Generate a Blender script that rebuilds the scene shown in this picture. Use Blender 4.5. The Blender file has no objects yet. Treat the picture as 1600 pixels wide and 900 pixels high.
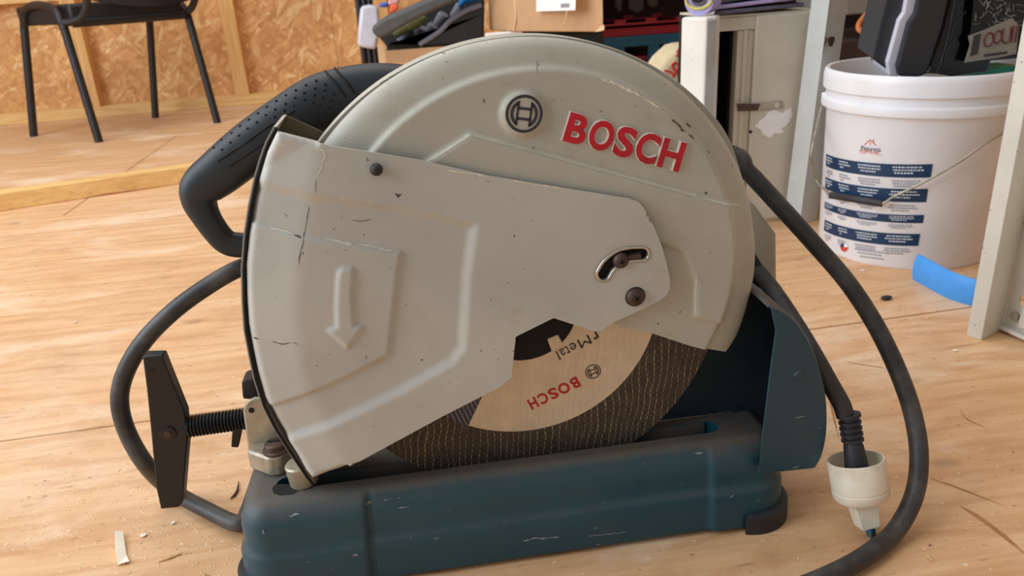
import bpy, bmesh, math, random
import numpy as np
from mathutils import Vector, Matrix
from mathutils.geometry import delaunay_2d_cdt

# ------------------------------------------------------------------ camera, light, exposure
SC = bpy.context.scene
COL = SC.collection
FPX, CAMH = 1200.0, 0.53
PITCH, ROLL, YAW = math.radians(22.0), math.radians(3.6), math.radians(7.0)
fw = np.array([math.sin(YAW)*math.cos(PITCH), math.cos(YAW)*math.cos(PITCH), -math.sin(PITCH)])
rt0 = np.array([math.cos(YAW), -math.sin(YAW), 0.0])
up0 = np.cross(rt0, fw)
rt = math.cos(ROLL)*rt0 - math.sin(ROLL)*up0
up = math.sin(ROLL)*rt0 + math.cos(ROLL)*up0
CAMP = np.array([0.0, 0.0, CAMH])

cam = bpy.data.cameras.new('camera')
cam.sensor_width = 36.0
cam.lens = 27.0
cam.clip_start = 0.02
cam.dof.use_dof = True
cam.dof.focus_distance = 0.70
cam.dof.aperture_fstop = 11.0
camo = bpy.data.objects.new('camera', cam)
COL.objects.link(camo)
camo.matrix_world = Matrix((
    (rt[0], up[0], -fw[0], CAMP[0]),
    (rt[1], up[1], -fw[1], CAMP[1]),
    (rt[2], up[2], -fw[2], CAMP[2]),
    (0, 0, 0, 1)))
SC.camera = camo

world = bpy.data.worlds.new('world')
SC.world = world
world.use_nodes = True
bg = world.node_tree.nodes['Background']
bg.inputs['Color'].default_value = (1.0, 0.965, 0.92, 1)
bg.inputs['Strength'].default_value = 0.34

def area(name, loc, target, sx, sy, power, color):
    l = bpy.data.lights.new(name, 'AREA')
    l.shape = 'RECTANGLE'; l.size = sx; l.size_y = sy
    l.energy = power; l.color = color
    o = bpy.data.objects.new(name, l)
    COL.objects.link(o)
    o.location = loc
    d = Vector(target) - Vector(loc)
    o.rotation_euler = d.to_track_quat('-Z', 'Y').to_euler()
    return o
# the open shed door to the left of and behind the photographer
area('door_daylight', (-2.7, 0.5, 1.5), (0.0, 1.3, 0.1), 2.4, 2.2, 100.0, (0.80, 0.90, 1.0))
# added overhead fill that brightens upward faces, no visible source
area('overhead_fill', (-0.9, 1.9, 2.9), (-0.6, 1.9, 0.0), 3.2, 3.2, 66.0, (1.0, 0.97, 0.93))
SC.view_settings.view_transform = 'Standard'
SC.view_settings.look = 'None'
SC.view_settings.gamma = 1.0
SC.view_settings.use_curve_mapping = False
SC.view_settings.exposure = 0.0

# ------------------------------------------------------------------ measuring helpers
def ray(px, py):
    return fw + rt*((px-800.0)/FPX) + up*((450.0-py)/FPX)
def at(px, py, Y):                       # point of the vertical plane Y under that line of sight
    d = ray(px, py); return CAMP + d*(Y/d[1])
def atz(px, py, z):                      # point of a level plane
    d = ray(px, py); return CAMP + d*((z-CAMH)/d[2])
def rad(pxr, p):                         # real size of a pixel length at point p
    return pxr*float((np.array(p)-CAMP) @ fw)/FPX
def cr(pts, n=8, closed=False):          # Catmull-Rom
    P = [np.array(p, float) for p in pts]; out = []
    m = len(P)
    for i in range(m if closed else m-1):
        if closed: a, b, c, d = P[i-1], P[i], P[(i+1) % m], P[(i+2) % m]
        else:
            b, c = P[i], P[i+1]
            a = P[i-1] if i else 2*b-c
            d = P[i+2] if i+2 < m else 2*c-b
        for k in range(n):
            t = k/n
            out.append(0.5*(2*b+(c-a)*t+(2*a-5*b+4*c-d)*t*t+(3*b-a-3*c+d)*t**3))
    if not closed: out.append(P[-1])
    return out
def sm(x): x = np.clip(x, 0, 1); return x*x*(3-2*x)

# ------------------------------------------------------------------ materials
MATS = {}
class NT:
    def __init__(self, name):
        self.m = bpy.data.materials.new(name); self.m.use_nodes = True
        self.t = self.m.node_tree; self.b = self.t.nodes['Principled BSDF']
    def n(self, typ, **kw):
        o = self.t.nodes.new(typ)
        for k, v in kw.items(): setattr(o, k, v)
        return o
    def link(self, a, b): self.t.links.new(a, b)
    def coord(self, scale=(1, 1, 1), rot=(0, 0, 0), loc=(0, 0, 0)):
        tc = self.n('ShaderNodeTexCoord'); mp = self.n('ShaderNodeMapping')
        mp.inputs['Scale'].default_value = scale; mp.inputs['Rotation'].default_value = rot
        mp.inputs['Location'].default_value = loc
        self.link(tc.outputs['Object'], mp.inputs['Vector']); return mp.outputs['Vector']
    def noise(self, vec, scale, detail=4.0, rough=0.55, dist=0.0):
        o = self.n('ShaderNodeTexNoise'); self.link(vec, o.inputs['Vector'])
        o.inputs['Scale'].default_value = scale; o.inputs['Detail'].default_value = detail
        o.inputs['Roughness'].default_value = rough; o.inputs['Distortion'].default_value = dist
        return o.outputs['Fac']
    def ramp(self, fac, stops, interp='LINEAR'):
        o = self.n('ShaderNodeValToRGB'); o.color_ramp.interpolation = interp
        e = o.color_ramp.elements
        while len(e) > len(stops): e.remove(e[-1])
        while len(e) < len(stops): e.new(0.5)
        for k, (p, c) in enumerate(stops):
            e[k].position = p; e[k].color = tuple(c)+(1,) if len(c) == 3 else c
        self.link(fac, o.inputs['Fac']); return o.outputs['Color']
    def mix(self, fac, a, b, mode='MIX'):
        o = self.n('ShaderNodeMix', data_type='RGBA', blend_type=mode)
        for s, v in (('Factor', fac), ('A', a), ('B', b)):
            sock = [q for q in o.inputs if q.name == s and (q.type == 'VALUE' if s == 'Factor' else q.type == 'RGBA')][0]
            if isinstance(v, (int, float)): sock.default_value = v
            elif isinstance(v, tuple): sock.default_value = v+(1,) if len(v) == 3 else v
            else: self.link(v, sock)
        return [q for q in o.outputs if q.type == 'RGBA'][0]
    def math(self, op, a, b=None):
        o = self.n('ShaderNodeMath', operation=op)
        for i, v in enumerate((a, b)):
            if v is None: continue
            if isinstance(v, (int, float)): o.inputs[i].default_value = v
            else: self.link(v, o.inputs[i])
        return o.outputs[0]
    def bump(self, h, strength=0.3, dist=0.001):
        o = self.n('ShaderNodeBump'); o.inputs['Strength'].default_value = strength
        o.inputs['Distance'].default_value = dist
        self.link(h, o.inputs['Height']); self.link(o.outputs['Normal'], self.b.inputs['Normal'])
    def set(self, color=None, rough=None, metal=None, **kw):
        for k, v in (('Base Color', color), ('Roughness', rough), ('Metallic', metal)):
            if v is None: continue
            if isinstance(v, tuple): self.b.inputs[k].default_value = v+(1,)
            elif isinstance(v, (int, float)): self.b.inputs[k].default_value = v
            else: self.link(v, self.b.inputs[k])
        return self

def srgb(r, g, b):
    f = lambda c: (c/255/12.92) if c <= 10 else ((c/255+0.055)/1.055)**2.4
    return (f(r), f(g), f(b))
def plain(name, rgb, rough=0.5, metal=0.0, var=0.12, scale=60, bump=0.0, dirt=None, dirt_amt=0.5):
    if name in MATS: return MATS[name]
    c = srgb(*rgb); t = NT(name); v = t.coord()
    f = t.noise(v, scale, 5)
    lo = tuple(x*(1-var) for x in c); hi = tuple(min(1, x*(1+var)) for x in c)
    col = t.ramp(f, [(0.3, lo), (0.7, hi)])
    if dirt:
        d = t.noise(v, scale*0.35, 6, 0.65)
        m = t.ramp(d, [(0.48, (0, 0, 0)), (0.68, (dirt_amt,)*3)])
        col = t.mix(m, col, srgb(*dirt))
    t.set(col, rough, metal)
    if bump: t.bump(f, bump, 0.002)
    MATS[name] = t.m
    return t.m

def wood(name, light, dark, axis=0, scale=1.0, knots=True, rough=0.65, flecks=False, wear=None):
    t = NT(name)
    st = [9.0, 9.0, 9.0]; st[axis] = 0.7
    v = t.coord(tuple(s*scale for s in st)); vv = t.coord()
    w = t.noise(v, 3.0, 6, 0.6, 1.2)
    col = t.ramp(w, [(0.25, srgb(*dark)), (0.5, srgb(*[(a*0.65+b*0.35) for a, b in zip(light, dark)])), (0.72, srgb(*light))])
    st2 = [90.0, 90.0, 90.0]; st2[axis] = 4.0
    g = t.noise(t.coord(tuple(s*scale for s in st2)), 2.2, 4, 0.6)
    col = t.mix(t.ramp(g, [(0.42, (0.0,)*3), (0.75, (0.38,)*3)]), col, srgb(*dark))
    if knots:
        st3 = [6.0, 6.0, 6.0]; st3[axis] = 3.0
        vo = t.n('ShaderNodeTexVoronoi'); t.link(t.coord(tuple(st3)), vo.inputs['Vector'])
        vo.inputs['Scale'].default_value = 1.6
        k = t.ramp(vo.outputs['Distance'], [(0.0, (0.75,)*3), (0.075, (0.35,)*3), (0.12, (0,)*3)])
        col = t.mix(k, col, srgb(*[c*0.72 for c in dark]))
    if wear:
        b = t.noise(vv, 3.1, 6, 0.6, 0.4)
        col = t.mix(t.ramp(b, [(0.5, (0,)*3), (0.72, (0.55,)*3)]), col, srgb(*wear))
    if flecks:
        # cathedral figure of the rotary-cut face veneer
        fg = t.n('ShaderNodeTexWave', wave_type='BANDS', bands_direction='Y'); t.link(t.coord((0.35, 1, 1)), fg.inputs['Vector'])
        fg.inputs['Scale'].default_value = 7.0; fg.inputs['Distortion'].default_value = 9.0; fg.inputs['Detail'].default_value = 3.0; fg.inputs['Detail Scale'].default_value = 1.6
        col = t.mix(t.ramp(fg.outputs['Fac'], [(0.0, (0.30,)*3), (0.35, (0.0,)*3)]), col, srgb(184, 128, 84))
        sm_ = t.noise(t.coord((1, 1.6, 1), (0, 0, 0), (4.0, 2.0, 0)), 5.5, 6, 0.65, 0.5)
        col = t.mix(t.ramp(sm_, [(0.54, (0,)*3), (0.74, (0.45,)*3)]), col, srgb(172, 128, 92))
        pal = t.noise(t.coord((1, 2.2, 1), (0, 0, 0.1), (9.0, 1.0, 0)), 2.6, 6, 0.65, 0.6)
        col = t.mix(t.ramp(pal, [(0.52, (0,)*3), (0.70, (0.6,)*3)]), col, srgb(244, 222, 196))
        f1 = t.noise(vv, 120, 3, 0.6)
        col = t.mix(t.ramp(f1, [(0.66, (0,)*3), (0.72, (0.7,)*3)]), col, srgb(244, 228, 200))
        f2 = t.noise(t.coord((1, 1.5, 1), (0, 0, 0), (3.3, 1.7, 0)), 75, 4, 0.65)
        col = t.mix(t.ramp(f2, [(0.645, (0,)*3), (0.70, (0.75,)*3)]), col, srgb(110, 74, 48))
        f3 = t.noise(t.coord((12, 60, 12)), 2.0, 4, 0.6)
        col = t.mix(t.ramp(f3, [(0.62, (0,)*3), (0.72, (0.5,)*3)]), col, srgb(150, 104, 68))
    t.set(col, rough); t.bump(g, 0.25, 0.0015)
    MATS[name] = t.m; return t.m

def osb_mat():
    t = NT('osb'); v = t.coord((1, 1, 1))
    d = t.n('ShaderNodeTexNoise'); t.link(v, d.inputs['Vector']); d.inputs['Scale'].default_value = 9
    mixv = t.mix(0.02, v, d.outputs['Color'])
    def layer(ang, loc):
        vo = t.n('ShaderNodeTexVoronoi'); m1 = t.n('ShaderNodeMapping'); m2 = t.n('ShaderNodeMapping')
        m1.inputs['Rotation'].default_value = (0, ang, 0); m1.inputs['Location'].default_value = loc
        m2.inputs['Scale'].default_value = (17, 3, 60)
        t.link(mixv, m1.inputs['Vector']); t.link(m1.outputs['Vector'], m2.inputs['Vector'])
        t.link(m2.outputs['Vector'], vo.inputs['Vector']); vo.inputs['Scale'].default_value = 1.0
        sp = t.n('ShaderNodeSeparateColor'); t.link(vo.outputs['Color'], sp.inputs[0])
        c = t.ramp(sp.outputs[0], [(0.0, srgb(196, 140, 84)), (0.35, srgb(216, 160, 100)), (0.8, srgb(232, 180, 118)), (1.0, srgb(250, 216, 160))])
        return c, sp.outputs[1]
    c0, _ = layer(0.3, (0, 0, 0)); c1, g1 = layer(-0.9, (3, 0, 1)); c2, g2 = layer(1.25, (7, 0, 2)); c3, g3 = layer(0.75, (9, 0, 5))
    col = t.mix(t.ramp(g1, [(0.45, (0,)*3), (0.47, (0.75,)*3)]), c0, c1)
    col = t.mix(t.ramp(g2, [(0.55, (0,)*3), (0.57, (0.75,)*3)]), col, c2)
    col = t.mix(t.ramp(g3, [(0.72, (0,)*3), (0.74, (0.75,)*3)]), col, c3)
    s_ = t.noise(v, 2.4, 4)
    col = t.mix(t.ramp(s_, [(0.35, (0.25,)*3), (0.65, (0,)*3)]), col, srgb(170, 112, 62))
    bw = t.n('ShaderNodeRGBToBW'); t.link(col, bw.inputs['Color'])
    t.set(col, 0.7); t.bump(bw.outputs['Val'], 0.4, 0.003)
    MATS['osb'] = t.m; return t.m

def paint_mat(name, rgb, rough=0.4, dust=(120, 108, 90), chips=None, scr=(205, 205, 195), dust_lo=0.5, speck=True, stain=None, metal=0.0, settle=0.0):
    t = NT(name); v = t.coord(); c = srgb(*rgb)
    n1 = t.noise(v, 9, 6, 0.6)
    col = t.ramp(n1, [(0.3, tuple(x*0.9 for x in c)), (0.7, tuple(min(1, x*1.08) for x in c))])
    n2 = t.noise(v, 16, 8, 0.7, 0.5)
    col = t.mix(t.ramp(n2, [(dust_lo, (0,)*3), (dust_lo+0.22, (0.5,)*3)]), col, srgb(*dust))
    if stain:
        ns = t.noise(v, 5.5, 5, 0.65, 0.3)
        col = t.mix(t.ramp(ns, [(0.52, (0,)*3), (0.72, (0.45,)*3)]), col, srgb(*stain))
    if speck:
        n3 = t.noise(v, 170, 2, 0.5)
        col = t.mix(t.ramp(n3, [(0.735, (0,)*3), (0.76, (0.75,)*3)]), col, srgb(58, 48, 40))
    if chips:
        n4 = t.noise(t.coord((1, 1, 1), (0, 0, 0), (2.2, 0.4, 5)), 70, 5, 0.7)
        col = t.mix(t.ramp(n4, [(0.70, (0,)*3), (0.735, (0.8,)*3)]), col, srgb(*chips))
        n5 = t.noise(t.coord((14, 14, 70), (0, 0.35, 0)), 3.0, 3, 0.5)
        col = t.mix(t.ramp(n5, [(0.735, (0,)*3), (0.76, (0.4,)*3)]), col, srgb(*scr))
    rr_ = t.ramp(n2, [(0.4, (rough,)*3), (0.7, (min(1, rough+0.3),)*3)])
    if settle:                                   # dust lying on faces that look up
        ge = t.n('ShaderNodeNewGeometry'); sx = t.n('ShaderNodeSeparateXYZ'); t.link(ge.outputs['Normal'], sx.inputs[0])
        amt = t.ramp(sx.outputs['Z'], [(0.25, (0,)*3), (0.9, (settle,)*3)])
        amt = t.mix(1.0, amt, t.ramp(t.noise(v, 24, 6, 0.65), [(0.25, (0.55,)*3), (0.6, (1,)*3)]), 'MULTIPLY')
        col = t.mix(amt, col, srgb(100, 86, 72))
        rr_ = t.mix(amt, rr_, (0.8, 0.8, 0.8))
    t.set(col, rr_, metal)
    t.bump(n2, 0.06, 0.001)
    MATS[name] = t.m; return t.m

M = {}
M['ply'] = wood('floor_plywood', (228, 186, 142), (202, 152, 106), 0, 1.0, True, 0.6, True, (234, 200, 168))
M['pine'] = wood('pine', (240, 204, 138), (206, 152, 88), 0, 1.2, True, 0.6)
M['pinez'] = wood('pine_upright', (236, 194, 128), (204, 146, 84), 2, 1.2, True, 0.6)
M['osb'] = osb_mat()
M['grey'] = paint_mat('saw_grey_paint', (184, 180, 166), 0.36, (156, 146, 122), None, dust_lo=0.55, stain=(160, 154, 134))
M['cover'] = paint_mat('saw_cover_paint', (190, 188, 180), 0.34, (162, 152, 132), None, dust_lo=0.57)
M['teal'] = paint_mat('saw_teal_paint', (23, 68, 82), 0.27, (62, 74, 74), (150, 170, 175), dust_lo=0.54, speck=False, settle=0.88)
M['tealtop'] = paint_mat('saw_dusty_top', (44, 66, 74), 0.6, (112, 88, 68), None, dust_lo=0.36, stain=(104, 84, 66))
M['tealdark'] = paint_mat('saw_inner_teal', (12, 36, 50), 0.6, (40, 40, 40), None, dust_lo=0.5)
M['black'] = plain('black_rubber', (38, 38, 42), 0.55, 0, 0.2, 50, 0.05, (92, 86, 78), 0.35)
M['grip'] = plain('grip_rubber', (33, 39, 44), 0.5, 0, 0.1, 40, 0, (66, 70, 72), 0.3)
M['gripside'] = plain('grip_shell', (36, 56, 68), 0.42, 0, 0.1, 30)
M['cord'] = plain('cord_rubber', (52, 50, 50), 0.5, 0, 0.2, 45, 0.05, (112, 106, 98), 0.5)
M['blacksteel'] = plain('black_steel', (14, 14, 16), 0.45, 0.0, 0.2, 40, 0, (38, 36, 34), 0.3)
M['chair'] = plain('chair_black', (34, 30, 32), 0.45, 0, 0.1, 20)
M['zinc'] = plain('zinc_plate', (176, 168, 150), 0.42, 0.45, 0.12, 60, 0.05, (120, 104, 78), 0.6)
M['chrome'] = plain('worn_chrome', (200, 196, 186), 0.25, 1.0, 0.1, 60)
M['rust'] = plain('rusty_screw', (84, 66, 58), 0.5, 0.5, 0.25, 150, 0.1)
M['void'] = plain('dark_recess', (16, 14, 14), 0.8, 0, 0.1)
M['red'] = plain('red_letter_paint', (196, 20, 40), 0.35, 0, 0.1, 120, 0, (150, 24, 36), 0.6)
M['letteredge'] = plain('letter_edge', (226, 214, 204), 0.4, 0, 0.05)
M['logo'] = plain('logo_black', (50, 52, 56), 0.4, 0, 0.05)
M['white'] = plain('white_plastic', (232, 232, 236), 0.35, 0, 0.03, 12, 0, (206, 200, 196), 0.4)
M['adapter'] = plain('yellowed_plastic', (226, 216, 196), 0.45, 0, 0.06, 30, 0, (176, 146, 104), 0.75)
M['steel'] = plain('prong_steel', (120, 140, 150), 0.3, 0.8, 0.1)
M['prongblue'] = plain('prong_sleeve', (40, 110, 165), 0.4, 0, 0.1)
M['card'] = plain('cardboard', (196, 156, 116), 0.75, 0, 0.07, 14, 0.02, (172, 130, 92), 0.5)
M['cardedge'] = plain('cardboard_pale', (224, 190, 150), 0.75, 0, 0.05, 14)
M['bag'] = plain('black_nylon', (34, 34, 36), 0.7, 0, 0.2, 60, 0.1)
M['baglid'] = plain('grey_nylon', (86, 86, 86), 0.75, 0, 0.15, 60, 0.1)
M['locker'] = paint_mat('cabinet_cream_paint', (206, 200, 184), 0.5, (168, 156, 134), (236, 232, 226), dust_lo=0.58)
M['lockerdoor'] = paint_mat('cabinet_door_paint', (228, 224, 218), 0.5, (196, 186, 172), (140, 130, 116), dust_lo=0.6)
M['bark'] = plain('bark_brown', (168, 110, 62), 0.8, 0, 0.25, 40)
M['dooredge'] = paint_mat('worn_door_edge', (184, 184, 182), 0.4, (140, 130, 118), (236, 234, 230), dust_lo=0.46)
M['post'] = paint_mat('post_paint', (204, 208, 204), 0.5, (168, 164, 154), (120, 84, 64), dust_lo=0.6)
M['shelf'] = paint_mat('shelf_paint', (216, 212, 200), 0.45, (196, 188, 172), None, dust_lo=0.6)
M['navy'] = plain('label_navy', (12, 50, 84), 0.45, 0, 0.06)
M['print'] = plain('print_white', (206, 214, 224), 0.5, 0, 0.05)
M['printgrey'] = plain('print_grey', (150, 150, 162), 0.5, 0, 0.05)
M['printred'] = plain('print_red', (206, 70, 60), 0.5, 0, 0.05)
M['case'] = plain('case_black', (44, 46, 52), 0.5, 0, 0.1, 60, 0.05)
M['caseband'] = plain('case_band', (222, 220, 232), 0.45, 0, 0.04)
M['green'] = plain('green_plastic', (14, 128, 100), 0.4, 0, 0.06)
M['blue'] = plain('blue_hose', (72, 156, 236), 0.45, 0, 0.06)
M['bluecloth'] = plain('blue_cloth', (20, 120, 205), 0.6, 0, 0.1)
M['orange'] = plain('orange_cable', (204, 118, 62), 0.5, 0, 0.08)
M['lavender'] = plain('lavender_cloth', (176, 166, 214), 0.8, 0, 0.1, 60, 0.1)
M['yellow'] = plain('yellow_trim', (206, 196, 100), 0.8, 0, 0.2)
M['greyrag'] = plain('grey_fabric', (96, 92, 108), 0.85, 0, 0.2, 40, 0.1)
M['cratered'] = plain('crate_red', (140, 20, 34), 0.5, 0, 0.1)
M['crateteal'] = plain('crate_teal', (22, 84, 108), 0.5, 0, 0.12)
M['rack'] = plain('rack_shade_brown', (52, 36, 30), 0.8, 0, 0.2, 10)  # brown kept dark so the rack reads as shade
M['sack'] = plain('sack_beige', (208, 192, 156), 0.8, 0, 0.08, 60, 0.1)
M['foam'] = plain('white_foam', (244, 244, 244), 0.7, 0, 0.02)
M['film'] = plain('plastic_film', (206, 208, 220), 0.25, 0, 0.1, 14, 0.3)
M['gloss'] = plain('glossy_black_film', (12, 12, 14), 0.16, 0, 0.2, 30, 0.6)
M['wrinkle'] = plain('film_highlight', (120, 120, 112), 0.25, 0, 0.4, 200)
M['tag'] = plain('crumpled_label', (140, 138, 128), 0.35, 0, 0.12, 40, 0.3)
M['chip'] = plain('chip_white', (238, 226, 206), 0.7, 0, 0.05)
M['splinter'] = plain('splinter_wood', (206, 166, 112), 0.7, 0, 0.15)
M['dust'] = plain('sawdust', (226, 196, 152), 0.8, 0, 0.15)
M['grit'] = plain('metal_grit', (96, 84, 72), 0.6, 0.2, 0.4, 300)
M['roll'] = plain('grey_roll', (112, 114, 126), 0.7, 0, 0.12)
M['lime'] = plain('lime_cloth', (120, 128, 84), 0.7, 0, 0.15)
M['hot'] = plain('orange_plastic', (250, 110, 70), 0.5, 0, 0.05)
M['pink'] = plain('pink_plastic', (240, 176, 176), 0.5, 0, 0.08)
M['cobalt'] = plain('cobalt_plastic', (70, 96, 190), 0.5, 0, 0.08)
M['edgewear_lit'] = plain('edge_wear_light', (198, 194, 176), 0.5, 0, 0.06, 200)  # pale wear colour, also painting the light on the bevels
M['inner'] = plain('shaded_inside', (112, 100, 80), 0.7, 0, 0.15, 40)  # darker brown standing in for shade inside the cover
M['crack'] = plain('paint_crack', (92, 82, 68), 0.7, 0, 0.3, 200)
M['cream'] = plain('paint_scuff', (222, 216, 196), 0.5, 0, 0.08, 100)
M['bin'] = plain('grey_bin', (128, 126, 118), 0.6, 0, 0.08)

def disc_mat(name, base, thread, tscale, label):
    t = NT(name); v = t.coord()
    wob = t.n('ShaderNodeTexNoise'); t.link(v, wob.inputs['Vector']); wob.inputs['Scale'].default_value = 28
    vv = t.mix(0.012, v, wob.outputs['Color'])
    sp = t.n('ShaderNodeSeparateXYZ'); t.link(vv, sp.inputs[0])
    x, z = sp.outputs['X'], sp.outputs['Z']
    xr = t.math('ADD', x, t.math('MULTIPLY', z, -0.10))
    zr = t.math('ADD', z, t.math('MULTIPLY', x, 0.10))
    sx = t.math('ABSOLUTE', t.math('SINE', t.math('MULTIPLY', xr, math.pi/0.0064)))
    sz = t.math('ABSOLUTE', t.math('SINE', t.math('MULTIPLY', zr, math.pi/0.0060)))
    lx = t.ramp(sx, [(0.0, (1,)*3), (0.26, (0,)*3)])
    dz = t.ramp(sz, [(0.25, (0.0,)*3), (0.75, (1,)*3)])
    thr = t.mix(1.0, lx, dz, 'MULTIPLY')
    lz = t.ramp(sz, [(0.0, (0.16,)*3), (0.2, (0,)*3)])
    thr = t.mix(1.0, thr, lz, 'ADD')
    brk = t.ramp(t.noise(v, 45, 4, 0.7), [(0.34, (0.1,)*3), (0.62, (1,)*3)])
    thr = t.mix(1.0, thr, brk, 'MULTIPLY')
    nb = t.noise(v, 160, 4, 0.7)
    b = srgb(*base)
    col = t.ramp(nb, [(0.3, tuple(q*0.55 for q in b)), (0.7, tuple(min(1, q*1.35) for q in b))]) if not label else \
          t.ramp(t.noise(v, 60, 6, 0.7), [(0.3, tuple(q*0.88 for q in b)), (0.7, tuple(min(1, q*1.06) for q in b))])
    amt = t.mix(1.0, thr, (1.0 if not label else 0.75,)*3, 'MULTIPLY')
    col = t.mix(amt, col, srgb(*thread))
    t.set(col, 0.7 if not label else 0.35, 0.0 if not label else 0.15)
    bw = t.n('ShaderNodeRGBToBW'); t.link(thr, bw.inputs['Color'])
    t.bump(bw.outputs['Val'], 0.5, 0.0012)
    MATS[name] = t.m; return t.m
M['disc'] = disc_mat('abrasive_disc', (68, 57, 46), (226, 202, 156), 1, False)
M['disclabel'] = disc_mat('disc_label', (224, 206, 180), (244, 226, 192), 1, True)
def stripe_mat():
    t = NT('disc_stripe'); v = t.coord((1, 1, 1), (0, 0.32, 0))
    sp = t.n('ShaderNodeSeparateXYZ'); t.link(v, sp.inputs[0])
    s = t.math('SINE', t.math('MULTIPLY', sp.outputs['X'], 2*math.pi/0.0042))
    col = t.ramp(s, [(0.35, srgb(46, 46, 66)), (0.75, srgb(122, 116, 126))])
    t.set(col, 0.45); return t.m
M['stripe'] = stripe_mat()

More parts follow.
